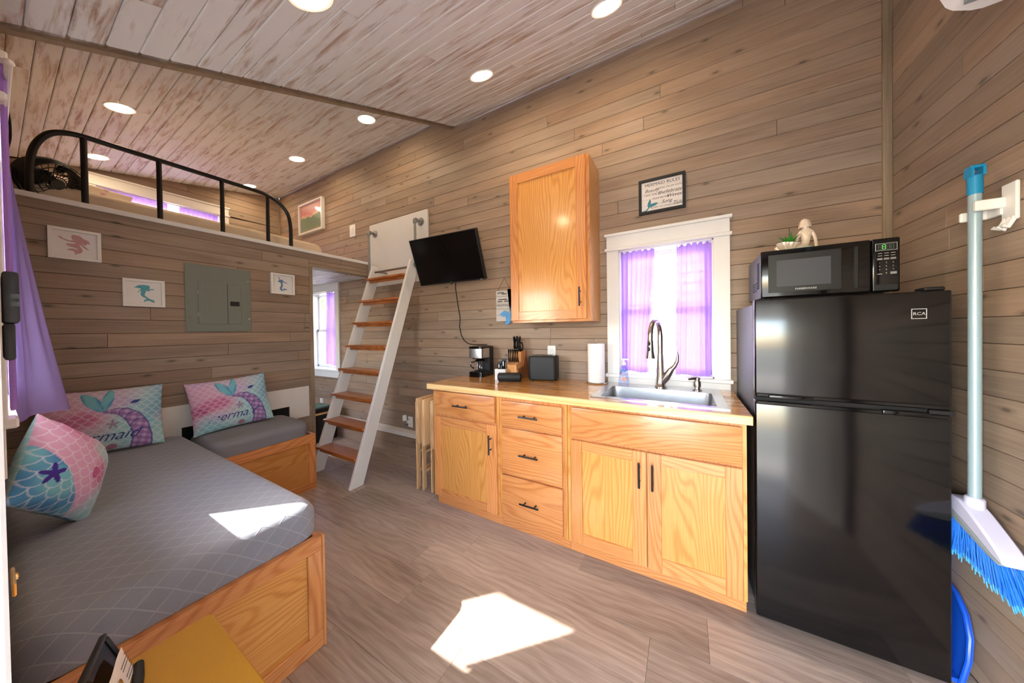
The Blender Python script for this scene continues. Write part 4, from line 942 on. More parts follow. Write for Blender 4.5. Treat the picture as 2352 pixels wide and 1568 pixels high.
dim = plain('unlit_display_segment', rgb(96, 104, 92), .4)
for i in range(4):
    x = .692 + i * .0113; m_ = MB(); g = .0007
    for (a, b, c, d) in ((x, x + .007, .0085, .0095), (x, x + .007, -.0005, .0005), (x, x + .007, -.0095, -.0085), (x - .001, x, .001, .0085), (x + .007, x + .008, .001, .0085), (x - .001, x, -.0085, -.001), (x + .007, x + .008, -.0085, -.001)): m_.box(a, b, my - .0018, my - .0010, dz + c, dz + d)
    m_.build('digit', M['seg_green'] if i == 1 else dim, dp)
for r_ in range(2):
    for c_ in range(3): MB().box(.690 + c_ * .018, .702 + c_ * .018, my - .001, my + .0005, dz - .026 - r_ * .010, dz - .0245 - r_ * .010).build('key_print', M['silver_ink'], mw)
for c_ in range(3): MB().box(.688 + c_ * .0185, .703 + c_ * .0185, my - .001, my + .0005, dz - .052, dz - .044, bev=.001).build('key_button', M['iron'], mw)
for i in range(9): text('d%d' % (i + 1), M['silver_ink'], mw, face_y(.695 + (i % 3) * .0185, my - .0010, dz - .064 - (i // 3) * .014), 'key_number')
text('d0', M['silver_ink'], mw, face_y(.7135, my - .0010, dz - .106), 'key_number')
sb2 = MB().box(.724, .742, my - .0014, my + .0005, dz - .112, dz - .101, bev=.001).build('start_key', M['iron'], mw); text('start', M['silver_ink'], mw, face_y(.733, my - .0020, dz - .1065), 'key_lettering')
MB().box(.689, .702, my - .001, my + .0005, dz - .110, dz - .108).build('key_print', M['silver_ink'], mw)
MB().box(mx0 + .0025, mx0 + .006, my + .06, my + .10, mz0 + .05, mz1 - .04, bev=.001).build('side_vent', M['black_slot'], mw)
for i in range(4): MB().box(mx0 + .003, mx0 + .0055, my + .11, my + .21, mz0 + .045 + i * .012, mz0 + .050 + i * .012).build('vent_slot', M['black_slot'], mw)
for sx in (.35, .71):
    for sy in (1.86, 2.10): MB().lathe([(.012, 0), (.012, .016)], (sx, sy, 1.4325), 10).build('foot', M['black_slot'], mw)
# mermaid planter on the microwave
pn = thing('mermaid_planter', 'pearl ceramic mermaid figurine with a shell bowl on the microwave', 'figurine', (.455, 1.93, mz1))
def skin_figure(name, verts, edges, radii, mat, parent, sub=2):
    me = bpy.data.meshes.new(name); me.from_pydata(verts, edges, []); o = bpy.data.objects.new(name, me); COL.objects.link(o)
    o.modifiers.new('s', 'SKIN')
    for v, r in zip(me.skin_vertices[0].data, radii): v.radius = (r, r)
    me.skin_vertices[0].data[0].use_root = True
    ss = o.modifiers.new('d', 'SUBSURF'); ss.levels = sub; ss.render_levels = sub
    dg = bpy.context.evaluated_depsgraph_get(); dg.update(); m2 = bpy.data.meshes.new_from_object(o.evaluated_get(dg)); bpy.data.objects.remove(o); bpy.data.meshes.remove(me)
    for p in m2.polygons: p.use_smooth = True
    off = OFFS.get(parent.name, (0, 0, 0)); m2.transform(Matrix.Translation(Vector(off) * -1)); m2.materials.clear()
    return place(name, m2, mat, parent)
bx, by, bz = .505, 1.935, mz1
fig = [(bx, by, bz + .022), (bx, by, bz + .050), (bx, by, bz + .078), (bx, by, bz + .098), (bx - .002, by - .002, bz + .112), (bx - .004, by - .004, bz + .128), (bx - .004, by - .005, bz + .142),
       (bx + .020, by, bz + .092), (bx + .029, by - .004, bz + .068), (bx + .033, by - .006, bz + .040), (bx + .034, by - .008, bz + .012), (bx - .020, by - .002, bz + .092), (bx - .032, by - .006, bz + .070), (bx - .036, by - .012, bz + .050),
       (bx - .022, by - .012, bz + .016), (bx - .055, by - .020, bz + .012), (bx - .085, by - .022, bz + .010), (bx - .108, by - .018, bz + .018), (bx - .114, by - .016, bz + .036), (bx + .012, by - .002, bz + .020)]
skin_figure('figure', fig, [(0, 1), (1, 2), (2, 3), (3, 4), (4, 5), (5, 6), (3, 7), (7, 8), (8, 9), (9, 10), (3, 11), (11, 12), (12, 13), (0, 14), (14, 15), (15, 16), (16, 17), (17, 18), (0, 19)],
            [.024, .016, .020, .018, .009, .018, .016, .010, .0075, .007, .007, .010, .0075, .007, .019, .016, .011, .008, .012, .021], M['pearl'], pn)
MB().grid(lambda i, j: (bx - .004 + (.0215 + .002 * math.sin(9 * i * 6.283)) * math.cos(i * 6.283) * (1 - .55 * (1 - j) ** 2) * (1.0 if j > .2 else j / .2), by - .001 + .0225 * math.sin(i * 6.283) * (1 - .5 * (1 - j) ** 2) * (1.0 if j > .2 else j / .2) + .004 * (1 - j), bz + .161 - .048 * j), 24, 10, closed_u=True).build('hair', M['pearl'], pn)
def shell(i, j):
    a = i * 2 * math.pi; rr = (.038 * j ** .6) * (1 + .05 * math.cos(14 * a)); return (bx - .070 + rr * math.cos(a) * 1.15, by - .030 + rr * math.sin(a) * .8, bz + .010 + .034 * j ** 1.6 + .004 * math.sin(2 * a) * j)
MB().grid(shell, 84, 8, closed_u=True).build('shell_bowl', M['pearl'], pn)
MB().lathe([(.030, 0), (.034, .006), (.028, .014), (.010, .016)], (bx - .060, by - .026, bz), 20).ball((bx - .005, by - .006, bz + .012), .034, .026, .016).build('scaled_base', M['pearl_green'], pn)
su = thing('succulent', 'small green spiky succulent in the shell bowl', 'plant', (bx - .070, by - .030, bz + .03))
rs = random.Random(5)
for i in range(15):
    a = i * 2.4; t = .25 + .75 * (i / 14); L = .050 + .022 * rs.random(); tilt = .25 + 1.0 * t
    d = Vector((math.cos(a) * math.sin(tilt), math.sin(a) * math.sin(tilt), math.cos(tilt))); sd_ = Vector((-math.sin(a), math.cos(a), 0)); nn = d.cross(sd_); c0 = Vector((bx - .070, by - .030, bz + .036))
    ring = []
    m_ = MB(); V_ = []
    for s in range(6):
        q = s / 5; p = c0 + d * (L * q) + Vector((0, 0, -.008 * q * q * t)); w = .0085 * math.sin(math.pi * min(1, .25 + .75 * q)) * (1 - q ** 3) + .0003
        V_ += [tuple(p + sd_ * w), tuple(p + nn * -.0022 * (1 - q)), tuple(p - sd_ * w), tuple(p + nn * .0016 * (1 - q))]
    F_ = [(4 * s + k, 4 * s + (k + 1) % 4, 4 * s + 4 + (k + 1) % 4, 4 * s + 4 + k) for s in range(5) for k in range(4)]
    m_.poly(V_, F_).build('leaf', M['leaf'], su, smooth_deg=50, recalc=True)

# ------------------------------------------------------------------ broom, holder, dustpan, air conditioner on the end wall
br = thing('broom', 'blue bristle broom with a pale grey pole hanging beside the fridge', 'broom', (.868, 1.69, .45))
BX, BY = .868, 1.688
MB().tube([(BX, BY, .70), (BX, BY, 1.752)], .0145, 16).build('pole', M['pole'], br)
MB().tube([(BX, BY, 1.752), (BX, BY, 1.815)], [.0165, .0165], 14).box(BX - .016, BX - .009, BY - .016, BY + .016, 1.812, 1.842).box(BX + .009, BX + .016, BY - .016, BY + .016, 1.812, 1.842).box(BX - .016, BX + .016, BY - .016, BY + .016, 1.840, 1.850, bev=.003).build('grip', M['cyan'], br)
MB().lathe([(.022, 0), (.022, .035), (.018, .04)], (BX, BY, .672), 18).build('socket', M['lavender'], br)
hp = [(1.80, .672), (1.745, .690), (1.700, .690), (1.660, .672), (1.610, .642), (1.560, .610), (1.530, .585), (1.525, .572), (1.535, .566), (1.570, .576), (1.620, .598), (1.680, .622), (1.740, .640), (1.80, .640)]
MB().prism(hp, lambda a, b, d: (d, a, b), BX - .030, BX + .026, bev=.006).build('head', M['lavender'], br)
MB().prism([(1.80, .643), (1.74, .642), (1.68, .624), (1.62, .600), (1.57, .579), (1.535, .568), (1.54, .562), (1.575, .567), (1.63, .584), (1.69, .604), (1.745, .620), (1.80, .622)], lambda a, b, d: (d, a, b), BX - .033, BX + .020, bev=.003).build('rubber_band', M['grey_soft'], br)
bm1, bm2 = MB(), MB(); rb = random.Random(11)
for i in range(520):
    u = rb.random(); y0 = lerp(1.545, 1.795, u); z0 = lerp(.568, .625, smooth(0, 1, u * .9 + .05)); y1 = lerp(1.482, 1.815, u) + rb.uniform(-.008, .008); z1 = lerp(.455, .500, u) + rb.uniform(-.006, .010); x0 = BX + rb.uniform(-.024, .014); x1 = x0 + rb.uniform(-.016, .012)
    A = Vector((x0, y0, z0)); B = Vector((x1, y1, z1)); T = A.lerp(B, .86)
    bm1.tube([A, A.lerp(B, .5) + Vector((rb.uniform(-.003, .003), 0, 0)), T], .0017, 4, cap=False); bm2.tube([T, B], [.0018, .0012], 4, cap=True)
o_ = bm1.build('bristles', M['bristle'], br); o_['kind'] = 'stuff'; o_ = bm2.build('bristle_tips', M['bristle_tip'], br); o_['kind'] = 'stuff'
bh = thing('broom_holder', 'white clip-on broom holder on the end wall', 'wall hook', (.915, 1.67, 1.70))
MB().box(.910, XR - .0005, 1.615, 1.668, 1.640, 1.762, bev=.003).build('back_plate', M['plastic_white'], bh)
MB().box(.850, .912, 1.650, 1.664, 1.688, 1.722, bev=.003).build('arm', M['plastic_white'], bh); MB().box(.850, .912, 1.712, 1.724, 1.668, 1.700, bev=.003).box(.905, .918, 1.66, 1.724, 1.668, 1.70, bev=.002).build('arm', M['plastic_white'], bh)
for i in range(3): MB().tube([(.914, 1.625 + i * .016, 1.650), (.900, 1.625 + i * .016, 1.618 - .006 * (i % 2)), (.888, 1.625 + i * .016, 1.625)], .006, 8).build('hook', M['plastic_white'], bh)
dpn = thing('dustpan', 'cobalt blue dustpan standing against the end wall beside the fridge', 'dustpan', (.90, 1.78, 0))
pan = [(1.60, .000), (1.596, .10), (1.612, .175), (1.650, .235), (1.705, .275), (1.765, .292), (1.82, .292), (1.88, .275), (1.93, .235), (1.96, .17), (1.965, .0)]
MB().prism(pan, lambda a, b, d: (.862 + .045 * b / .29 + d, a + .13, b), .0, .006).build('pan', M['cobalt'], dpn)
MB().tube([(.858 + .045 * b / .29, a + .13, b) for a, b in pan], .007, 8).build('rim', M['cobalt'], dpn)
MB().tube([(.905, 1.905, .285), (.910, 1.905, .33), (.910, 1.905, .42)], [.014, .012, .012], 10).build('handle', M['cobalt'], dpn)
MB().box(.835, .866, 1.735, 2.085, .001, .016, bev=.003).build('lip', M['cobalt'], dpn)
ac = thing('air_conditioner', 'white wall air conditioner high on the end wall', 'air conditioner', (.82, 1.10, 2.25))
MB().prism([(XR - .001, 2.262), (.77, 2.252), (.715, 2.28), (.69, 2.35), (.70, 2.50), (.735, 2.54), (XR - .001, 2.55)], lambda a, b, d: (a, d, b), .68, 1.505, bev=.012).build('housing', M['plastic_white'], ac)
MB().box(.72, .80, .74, 1.44, 2.246, 2.262).build('outlet_flap', M['grey_soft'], ac)
MB().box(.687, .692, .74, 1.46, 2.375, 2.380).build('seam', M['grey_soft'], ac)

# ------------------------------------------------------------------ ladder, white board, pipe rails
ld = thing('loft_ladder', 'white ladder with brown treads leaning up to the loft', 'ladder', (-2.73, 1.53, 0))
sl_ = .333
def stile(x0, x1):
    MB().prism([(1.470, 0), (1.590, 0), (1.590 + sl_ * 1.91, 1.91), (1.470 + sl_ * 2.07 + .075, 2.065), (1.470 + sl_ * 2.07, 2.065)], lambda a, b, d: (d, a, b), x0, x1, bev=.003).build('stile', M['white'], ld)
stile(-3.055, -3.025); stile(-2.445, -2.415)
for i, z in enumerate((.238, .478, .716, .957, 1.190, 1.426, 1.663, 1.911)):
    y = 1.470 + sl_ * z - .022
    t_ = MB().box(-3.070, -2.4455, y, y + .145, z - .022, z, bev=.003).build('tread', M['tread'], ld)
    MB().box(-3.0245, -2.4455, y + .026, y + .046, z - .050, z - .0225, bev=.002).build('cleat', M['tread'], t_)
wbd = thing('white_backboard', 'white painted board on the wall behind the ladder top', 'board', (-2.78, YB, 1.82))
MB().box(-3.245, -2.295, YB - .022, YB - .001, 1.855, 2.588, bev=.002).build('panel', M['white_rough'], wbd)
def pipe_rail(label, x, ztop, zbot):
    p = thing('pipe_handrail', label, 'handrail', (x, YB, zbot)); YP = 2.195
    RX = Matrix.Rotation(R(90), 3, 'X')
    MB().lathe([(.043, 0), (.043, .006), (.020, .012), (.020, .022)], (x, YB - .0225, ztop), 24, RX).build('flange', M['iron'], p)
    MB().tube([(x, YB - .03, ztop), (x, YP + .03, ztop)], .013, 12).build('nipple', M['iron'], p)
    MB().tube([(x, YP + .036, ztop), (x, YP + .010, ztop), (x, YP, ztop - .008), (x, YP, ztop - .036)], [.019, .021, .021, .019], 14).build('elbow', M['iron'], p)
    MB().tube([(x, YP, ztop - .03), (x, YP, zbot)], .0125, 14).build('pipe', M['iron'], p)
    MB().tube([(x, YP, zbot + .02), (x, YP, zbot - .002), (x, YP + .012, zbot - .012), (x, YP + .036, zbot - .012)], [.019, .021, .021, .019], 14).build('elbow', M['iron'], p)
    MB().tube([(x, YP + .036, zbot - .012), (x, YB - .032, zbot - .012)], .013, 12).build('nipple', M['iron'], p)
    MB().lathe([(.043, 0), (.043, .006), (.020, .012), (.020, .022)], (x, YB - .0225, zbot - .012), 24, RX).build('flange', M['iron'], p)
pipe_rail('grey pipe handrail on the white board beside the loft edge', -3.142, 2.470, 1.985)
pipe_rail('grey pipe handrail on the white board behind the television', -2.390, 2.470, 2.010)
hb = thing('ladder_hook_bar', 'level grey pipe that carries the ladder top', 'pipe bar', (-2.73, 2.19, 1.99))
MB().tube([(-3.0, 2.168, 1.990), (-2.4458, 2.168, 1.990)], .0125, 14).build('pipe', M['iron'], hb)
for x in (-2.95, -2.50): MB().tube([(x, 2.168, 1.990), (x, YB - .022, 1.990)], .010, 10).build('standoff', M['iron'], hb)

# ------------------------------------------------------------------ folded tray tables
for i, (x, y, zt, zb, lab) in enumerate(((-1.921, 1.752, .765, .385, 'pale wooden folding tray table outermost from the cabinet'), (-1.862, 1.760, .757, .375, 'pale wooden folding tray table in the middle of the folded set'), (-1.768, 1.765, .758, .365, 'pale wooden folding tray table leaning on the oak cabinet'))):
    t_ = thing('folding_tray_table', lab, 'folding table', (x, y + .2, 0), group='folded tray tables')
    MB().box(x - .016, x + .014, y, y + .46, zb, zt, bev=.005, seg=2).build('top', M['tray'], t_)
    for dx, yy, z1 in ((-.0225, y + .004, zt - .03), (-.0355, y + .034, zt - .10)):
        for k in (0, .36): MB().box(x + dx - .006, x + dx + .006, yy + k, yy + k + .026, 0, z1, bev=.003).build('leg', M['tray'], t_)
    for z in (.14, .30): MB().box(x - .028, x - .018, y + .032, y + .362, z, z + .024, bev=.002).build('stretcher', M['tray'], t_)

# ------------------------------------------------------------------ nightstand in the room under the loft
ns = thing('nightstand', 'black bedside shelf unit under the loft', 'nightstand', (-3.98, 2.0, 0))
for (a, b) in ((-4.16, -4.13), (-3.86, -3.83)): MB().box(a, b, 1.80, 2.18, 0, .33, bev=.002).build('side_panel', M['black_matte'], ns)
MB().box(-4.13, -3.86, 2.15, 2.165, 0, .33).build('back_panel', M['black_matte'], ns)
MB().box(-4.17, -3.82, 1.79, 2.185, .33, .352, bev=.002).build('top', M['maple'], ns); MB().box(-4.13, -3.86, 1.80, 2.15, .12, .138).build('shelf', M['black_matte'], ns)
hd = thing('hot_plate', 'black glass-topped hot plate on the bedside shelf', 'hot plate', (-3.99, 1.99, .352))
MB().box(-4.15, -3.84, 1.82, 2.16, .352, .405, bev=.006, seg=2).build('body', M['black_matte'], hd); MB().box(-4.13, -3.88, 1.85, 2.14, .4045, .409).build('glass_top', M['teal_glass'], hd); MB().lathe([(.012, 0), (.012, .008)], (-3.86, 1.90, .405), 12).build('knob', M['steel'], hd)
# ------------------------------------------------------------------ bed, bench and mattresses
def soft_box(mb, x0, x1, y0, y1, z0, z1, r, n=44, m=24, crown=.01, seed=1, e=8.0):
    """mattress: rounded block with a slightly crowned top"""
    cx, cy, hx, hy = (x0 + x1) / 2, (y0 + y1) / 2, (x1 - x0) / 2, (y1 - y0) / 2
    rows = [(1.0, z0), (1.0, lerp(z0, z1 - r, .5)), (1.0, z1 - r)] + [(None, a) for a in [math.pi / 2 * k / 6 for k in range(1, 7)]]
    def ring(k, ins):
        out = []
        for i in range(n):
            # walk round the rectangle evenly
            t = i / n * 4; s = int(t); q = t - s
            P = [(-1, -1), (1, -1), (1, 1), (-1, 1)]; a, b = P[s], P[(s + 1) % 4]; u, v = lerp(a[0], b[0], q), lerp(a[1], b[1], q)
            X, Y = u * (hx - ins), v * (hy - ins); rr = max(r * 1.6 - ins, .004)
            qx, qy = max(abs(X) - (hx - ins - rr), 0), max(abs(Y) - (hy - ins - rr), 0); L = math.hypot(qx, qy)
            if L > rr: X = math.copysign(hx - ins - rr + qx / L * rr, X); Y = math.copysign(hy - ins - rr + qy / L * rr, Y)
            out.append((cx + X, cy + Y))
        return out
    rings = []
    for k, a in rows:
        if k is not None: rings.append([(x, y, a) for x, y in ring(1, 0)])
        else:
            ins, z = r * (1 - math.cos(a)), z1 - r + r * math.sin(a); rings.append([(x, y, z) for x, y in ring(1, ins)])
    base = ring(1, r)
    for q in range(1, m + 1):
        f = 1 - q / m
        rings.append([(cx + (x - cx) * f, cy + (y - cy) * f, z1 + crown * (1 - f * f) + .0015 * math.sin(9 * x + seed) * math.sin(11 * y)) for x, y in base])
    b = mb.bm; V = [[b.verts.new(p) for p in rg] for rg in rings[:-1]]; c = b.verts.new(rings[-1][0])
    for A, B in zip(V[:-1], V[1:]):
        for i in range(n): b.faces.new((A[i], A[(i + 1) % n], B[(i + 1) % n], B[i]))
    for i in range(n): b.faces.new((V[-1][i], V[-1][(i + 1) % n], c))
    b.faces.new(V[0][::-1]); return mb
BX1 = -1.326; BW = .682
bd = thing('bed_box', 'oak box bed frame under the long window mattress', 'bed frame', (-2.2, .34, 0))
MB().box(BX1 - .026, BX1 - .010, .05, BW - .055, .06, .415).build('end_panel', M['oakp_y'], bd)
MB().box(BX1 - .028, BX1, .004, BW, .409, .466, bev=.002).build('top_rail', M['oak_y'], bd); MB().box(BX1 - .028, BX1, .004, BW, 0, .068, bev=.002).build('bottom_rail', M['oak_y'], bd)
MB().box(BX1 - .028, BX1, BW - .056, BW, .0685, .4085, bev=.002).build('end_stile', M['oak_zy'], bd); MB().box(BX1 - .028, BX1, .004, .055, .0685, .4085, bev=.002).build('end_stile', M['oak_zy'], bd)
MB().box(-2.735, BX1 - .029, BW - .02, BW - .001, 0, .465, bev=.002).build('side_panel', M['oak_x'], bd); MB().box(-3.235, BX1 - .029, .004, BW - .021, .40, .42).build('platform', M['oak_x'], bd)
MB().box(BX1 - .034, BX1 + .006, BW - .002, BW + .008, 0, .469, bev=.002).build('corner_strip', M['oak_zy'], bd)
mt = thing('long_mattress', 'grey quilted mattress on the oak box bed', 'mattress', (-2.28, .345, .42))
soft_box(MB(), -3.215, -1.352, .008, .700, .467, .598, .055, n=160, m=30).build('cover', M['mattress'], mt, smooth_deg=60)
bn = thing('bench_box', 'oak box bench along the board partition', 'bench', (-2.99, 1.03, 0))
MB().box(-2.759, -2.743, .702, 1.33, .06, .40).build('front_panel', M['oakp_y'], bn)
MB().box(-2.760, -2.733, .694, 1.372, .395, .464, bev=.002).build('top_rail', M['oak_y'], bn); MB().box(-2.760, -2.733, .694, 1.372, 0, .062, bev=.002).build('bottom_rail', M['oak_y'], bn); MB().box(-2.760, -2.733, 1.318, 1.372, .0625, .3945, bev=.002).build('end_stile', M['oak_zy'], bn)
MB().box(-3.232, -2.761, 1.352, 1.371, 0, .464, bev=.002).build('end_panel', M['oak_x'], bn); MB().box(-3.232, -2.761, .694, 1.351, .40, .42).build('seat_board', M['oak_x'], bn)
bc = thing('bench_mattress', 'short grey mattress on the oak bench', 'mattress', (-2.99, 1.04, .42))
soft_box(MB(), -3.228, -2.742, .722, 1.345, .466, .585, .055, n=88, m=16, crown=.012, seed=3).build('cover', M['bench_fabric'], bc, smooth_deg=60)
# white board with dark slot on the partition
bb = thing('white_access_board', 'white board with a dark slot on the partition behind the bench', 'board', (XLOFT, 1.07, .5))
out_ = [(.30, .50), (.700, .50), (.700, .628), (1.402, .628), (1.402, .50), (1.574, .50), (1.574, .796), (.30, .796)]
MB().prism(out_, lambda a, b, d: (d, a, b), XLOFT + .0005, XLOFT + .013, bev=.001).build('panel', M['white_rough'], bb)
boxpart('dark_slot', M['black_slot'], bb, XLOFT + .0004, XLOFT + .004, .702, 1.400, .502, .626)

# ------------------------------------------------------------------ printed pillows
import numpy as np
def nz(u, v, k):
    return (math.sin(3.1 * u * k + 1.7 * v * k + 1) + math.sin(-2.3 * u * k + 3.7 * v * k + 2.2) + math.sin(5.1 * u * k - 1.1 * v * k + .5) * .6 + math.sin(4.3 * (u + v) * k + 4) * .5) / 3.1
def seg_d(p, a, b):
    ax, ay = a; bx_, by_ = b; px, py = p; dx, dy = bx_ - ax, by_ - ay; t = max(0, min(1, ((px - ax) * dx + (py - ay) * dy) / (dx * dx + dy * dy + 1e-9)))
    return math.hypot(px - ax - t * dx, py - ay - t * dy), t
def mixc(a, b, t): return tuple(lerp(x, y, t) for x, y in zip(a, b))
C_ = {k: rgb(*v)[:3] for k, v in dict(pink=(214, 166, 198), rose=(196, 104, 154), mag=(168, 70, 124), teal=(122, 190, 206), aqua=(160, 208, 216), blue=(76, 140, 190), deep=(64, 74, 150), lav=(190, 168, 214), white=(232, 232, 240), purple=(150, 116, 176), star=(150, 116, 160), indigo=(66, 48, 140)).items()}
TAIL = [(.50, .60, .018), (.58, .60, .040), (.66, .56, .065), (.73, .47, .085), (.78, .34, .095), (.80, .18, .10), (.79, .0, .11)]
def paint(u, v, var):
    """flat print of the pillow cloth at (u right, v up), 0..1"""
    asp = 1.32; n1 = nz(u, v, 2.0); n2 = nz(v + .3, u, 3.1)
    t = smooth(-.25, .45, (u - .30) * .9 + (.5 - v) * .55 + n1 * .35); c = mixc(C_['pink'], C_['aqua'], t); c = mixc(c, C_['lav'], smooth(.2, .8, n2) * .6)
    c = mixc(c, C_['teal'], smooth(.1, .9, n1 + (.35 - v)) * .6); c = mixc(c, C_['blue'], smooth(.72, 1.0, u + .12 * n2) * smooth(.35, .6, v) * .6)
    if var == 1:
        c = mixc(C_['pink'], C_['rose'], smooth(-.3, .8, n1)); c = mixc(c, C_['aqua'], smooth(.55, .95, u + .2 * n2)); g = v - (.62 - .95 * u)
        if g < 0: c = mixc(C_['blue'], C_['teal'], smooth(-.5, .6, n2))
    else:
        d, q = seg_d((u, v), (.02, .42), (.36, .52)); c = mixc(c, C_['rose'], smooth(.16, .04, d + .04 * n2) * .85); c = mixc(c, C_['mag'], smooth(.11, .02, math.hypot(u - .12, v - .40) + .03 * n1) * .7)
    # scale lines
    r = .062 if var == 0 else .085; best = 1
    row = math.floor(v / (r * .95))
    for k in (row, row + 1, row + 2):
        yc = k * r * .95; off = (k % 2) * r; x = u * asp; xc = round((x - off) / (2 * r)) * 2 * r + off
        dx, dy = x - xc, v - yc
        if dy < 0 and abs(math.hypot(dx, dy) - r) < best: best = abs(math.hypot(dx, dy) - r)
    c = mixc(c, C_['white'], smooth(.0075, .003, best) * .6)
    if var == 0:
        # fluke
        for (cx, cy, ang, L, w) in ((.385, .76, 2.15, .17, .075), (.455, .75, 1.35, .17, .06)):
            ca, sa = math.cos(ang), math.sin(ang); dx, dy = (u - .49) * asp, v - .60; al, ac_ = dx * ca + dy * sa, -dx * sa + dy * ca
            al /= .40; w_ = w * math.sin(math.pi * max(0, min(1, al))) ** .7 if 0 < al < 1 else 0
            if abs(ac_) < w_: c = mixc(C_['teal'], C_['blue'], smooth(.2, .9, abs(ac_) / w_ * .6 + .3 * math.sin(30 * ac_ + 8 * al)))
        # tail
        for a, b in zip(TAIL[:-1], TAIL[1:]):
            d, q = seg_d((u * asp, v), (a[0] * asp, a[1]), (b[0] * asp, b[1])); w = lerp(a[2], b[2], q) * 1.15
            if d < w:
                k = .5 + .5 * math.sin(70 * v + 26 * u); l = .5 + .5 * math.sin(90 * u - 15 * v); c = mixc(C_['purple'], C_['lav'], smooth(.3, 1, .6 * k + .5 * l)); c = mixc(c, C_['deep'], smooth(.70, .98, d / w) * .85)
        # starfish and shell
        def star(cx, cy, R_, colr, c):
            dx, dy = (u - cx) * asp, v - cy; rr = math.hypot(dx, dy); a = math.atan2(dy, dx); lim = R_ * (.32 + .68 * abs(math.cos(2.5 * (a - .35))) ** 3); return mixc(c, colr, .8) if rr < lim else c
        c = star(.56, .40, .075, C_['star'], c)
        if math.hypot((u - .55) * asp, (v - .06) * 1.4) < .06: c = mixc(c, C_['mag'], .75)
        d, q = seg_d((u, v), (.70, .70), (.79, .75))
        if d < .022 * math.sin(math.pi * q) + .002: c = C_['deep']
    else:
        dx, dy = (u - .16) * asp, v - .30; rr = math.hypot(dx, dy); a = math.atan2(dy, dx)
        if rr < .12 * (.38 + .62 * abs(math.cos(2.5 * (a - .5))) ** 2.4): c = C_['indigo']
        if math.hypot((u - .60) * asp, v - .42) < .065: c = mixc(C_['mag'], C_['rose'], .5 + .5 * math.sin(60 * math.hypot((u - .6) * asp, v - .42)))
    return c
def pillow_mesh(w, h, T, var, nu=150, nv=112, wr=1.0, pinch=.045):
    """front +Z half and plain back, corners pulled out, printed on the front"""
    V, F, Cc = [], [], []
    def P(i, j, side):
        u, v = i / (nu - 1) * 2 - 1, j / (nv - 1) * 2 - 1
        px = u * (1 - pinch * (1 - v * v) ** 1 * abs(u) ** 3) * w / 2; py = v * (1 - pinch * 1.25 * (1 - u * u) * abs(v) ** 3) * h / 2
        e = max(0, (1 - abs(u) ** 2.6)) ** .62 * max(0, (1 - abs(v) ** 2.6)) ** .62
        z = T * e * (1 + .05 * nz(u, v, 2.2) * wr) + .004 * wr * e ** .3 * math.sin(9 * u + 5 * v * u + 3 * v) * (1 - e) + .0012
        return (px, py, z * side)
    for side in (1, -1):
        o = len(V)
        for i in range(nu):
            for j in range(nv):
                V.append(P(i, j, side)); Cc.append(paint(i / (nu - 1), j / (nv - 1), var) if side == 1 else paint(1 - i / (nu - 1), j / (nv - 1), var))
        for i in range(nu - 1):
            for j in range(nv - 1):
                q = (o + i * nv + j, o + (i + 1) * nv + j, o + (i + 1) * nv + j + 1, o + i * nv + j + 1); F.append(q if side == 1 else q[::-1])
    o2 = nu * nv
    edge = [i * nv for i in range(nu)] + [(nu - 1) * nv + j for j in range(1, nv)] + [i * nv + nv - 1 for i in range(nu - 2, -1, -1)] + [j for j in range(nv - 2, 0, -1)]
    for a, b in zip(edge, edge[1:] + edge[:1]): F.append((a, o2 + a, o2 + b, b))
    me = bpy.data.meshes.new('pillow_cloth'); me.from_pydata(V, [], F)
    at = me.color_attributes.new('print', 'FLOAT_COLOR', 'POINT'); at.data.foreach_set('color', np.array([list(c) + [1.0] for c in Cc], dtype=np.float32).ravel())
    for p in me.polygons: p.use_smooth = True
    return me, P
def basis(xa, up_hint):
    pass
def pillow(label, loc, xdir, updir, w, h, T, var, word=True, me=None, group=None):
    X = Vector(xdir).normalized(); U = Vector(updir); Zn = X.cross(U).normalized(); U = Zn.cross(X).normalized()
    Mx = Matrix((X, U, Zn)).transposed()
    o = thing('throw_pillow', label, 'pillow', loc, Mx.to_euler(), group)
    if me is None: me, P = pillow_mesh(w, h, T, var)
    p = place('pillow_cloth', me, M['print'], o)
    if word:
        tm = TEXT['mermaid_print'].copy(); tm.materials.clear()
        for v in tm.vertices:
            x, y = v.co.x * 1.0 - .020, v.co.y * 1.0 - h * .27; u, q = x / (w / 2), y / (h / 2); e = max(0, (1 - abs(u) ** 2.6)) ** .62 * max(0, (1 - abs(q) ** 2.6)) ** .62
            v.co = (x, y, T * e * (1 + .05 * nz(u, q, 2.2)) + .004)
        place('script_print', tm, M['ink_blue'], o)
    return me
pm = pillow('printed pillow with mermaid tail on the long mattress against the partition', (-3.085, .345, .800), (0.10, .985, -.02), (-.30, .03, .95), .475, .395, .062, 0)
pillow('printed pillow with mermaid tail on the short bench mattress', (-3.095, .945, .782), (.06, .985, .06), (-.33, -.05, .95), .470, .385, .060, 0, me=pm)
pillow('printed pink and blue pillow with a dark star under the lavender curtain', (-2.06, .130, .804), (-.58, .48, -.62), (-.45, .10, .80), .33, .33, .072, 1, word=False)

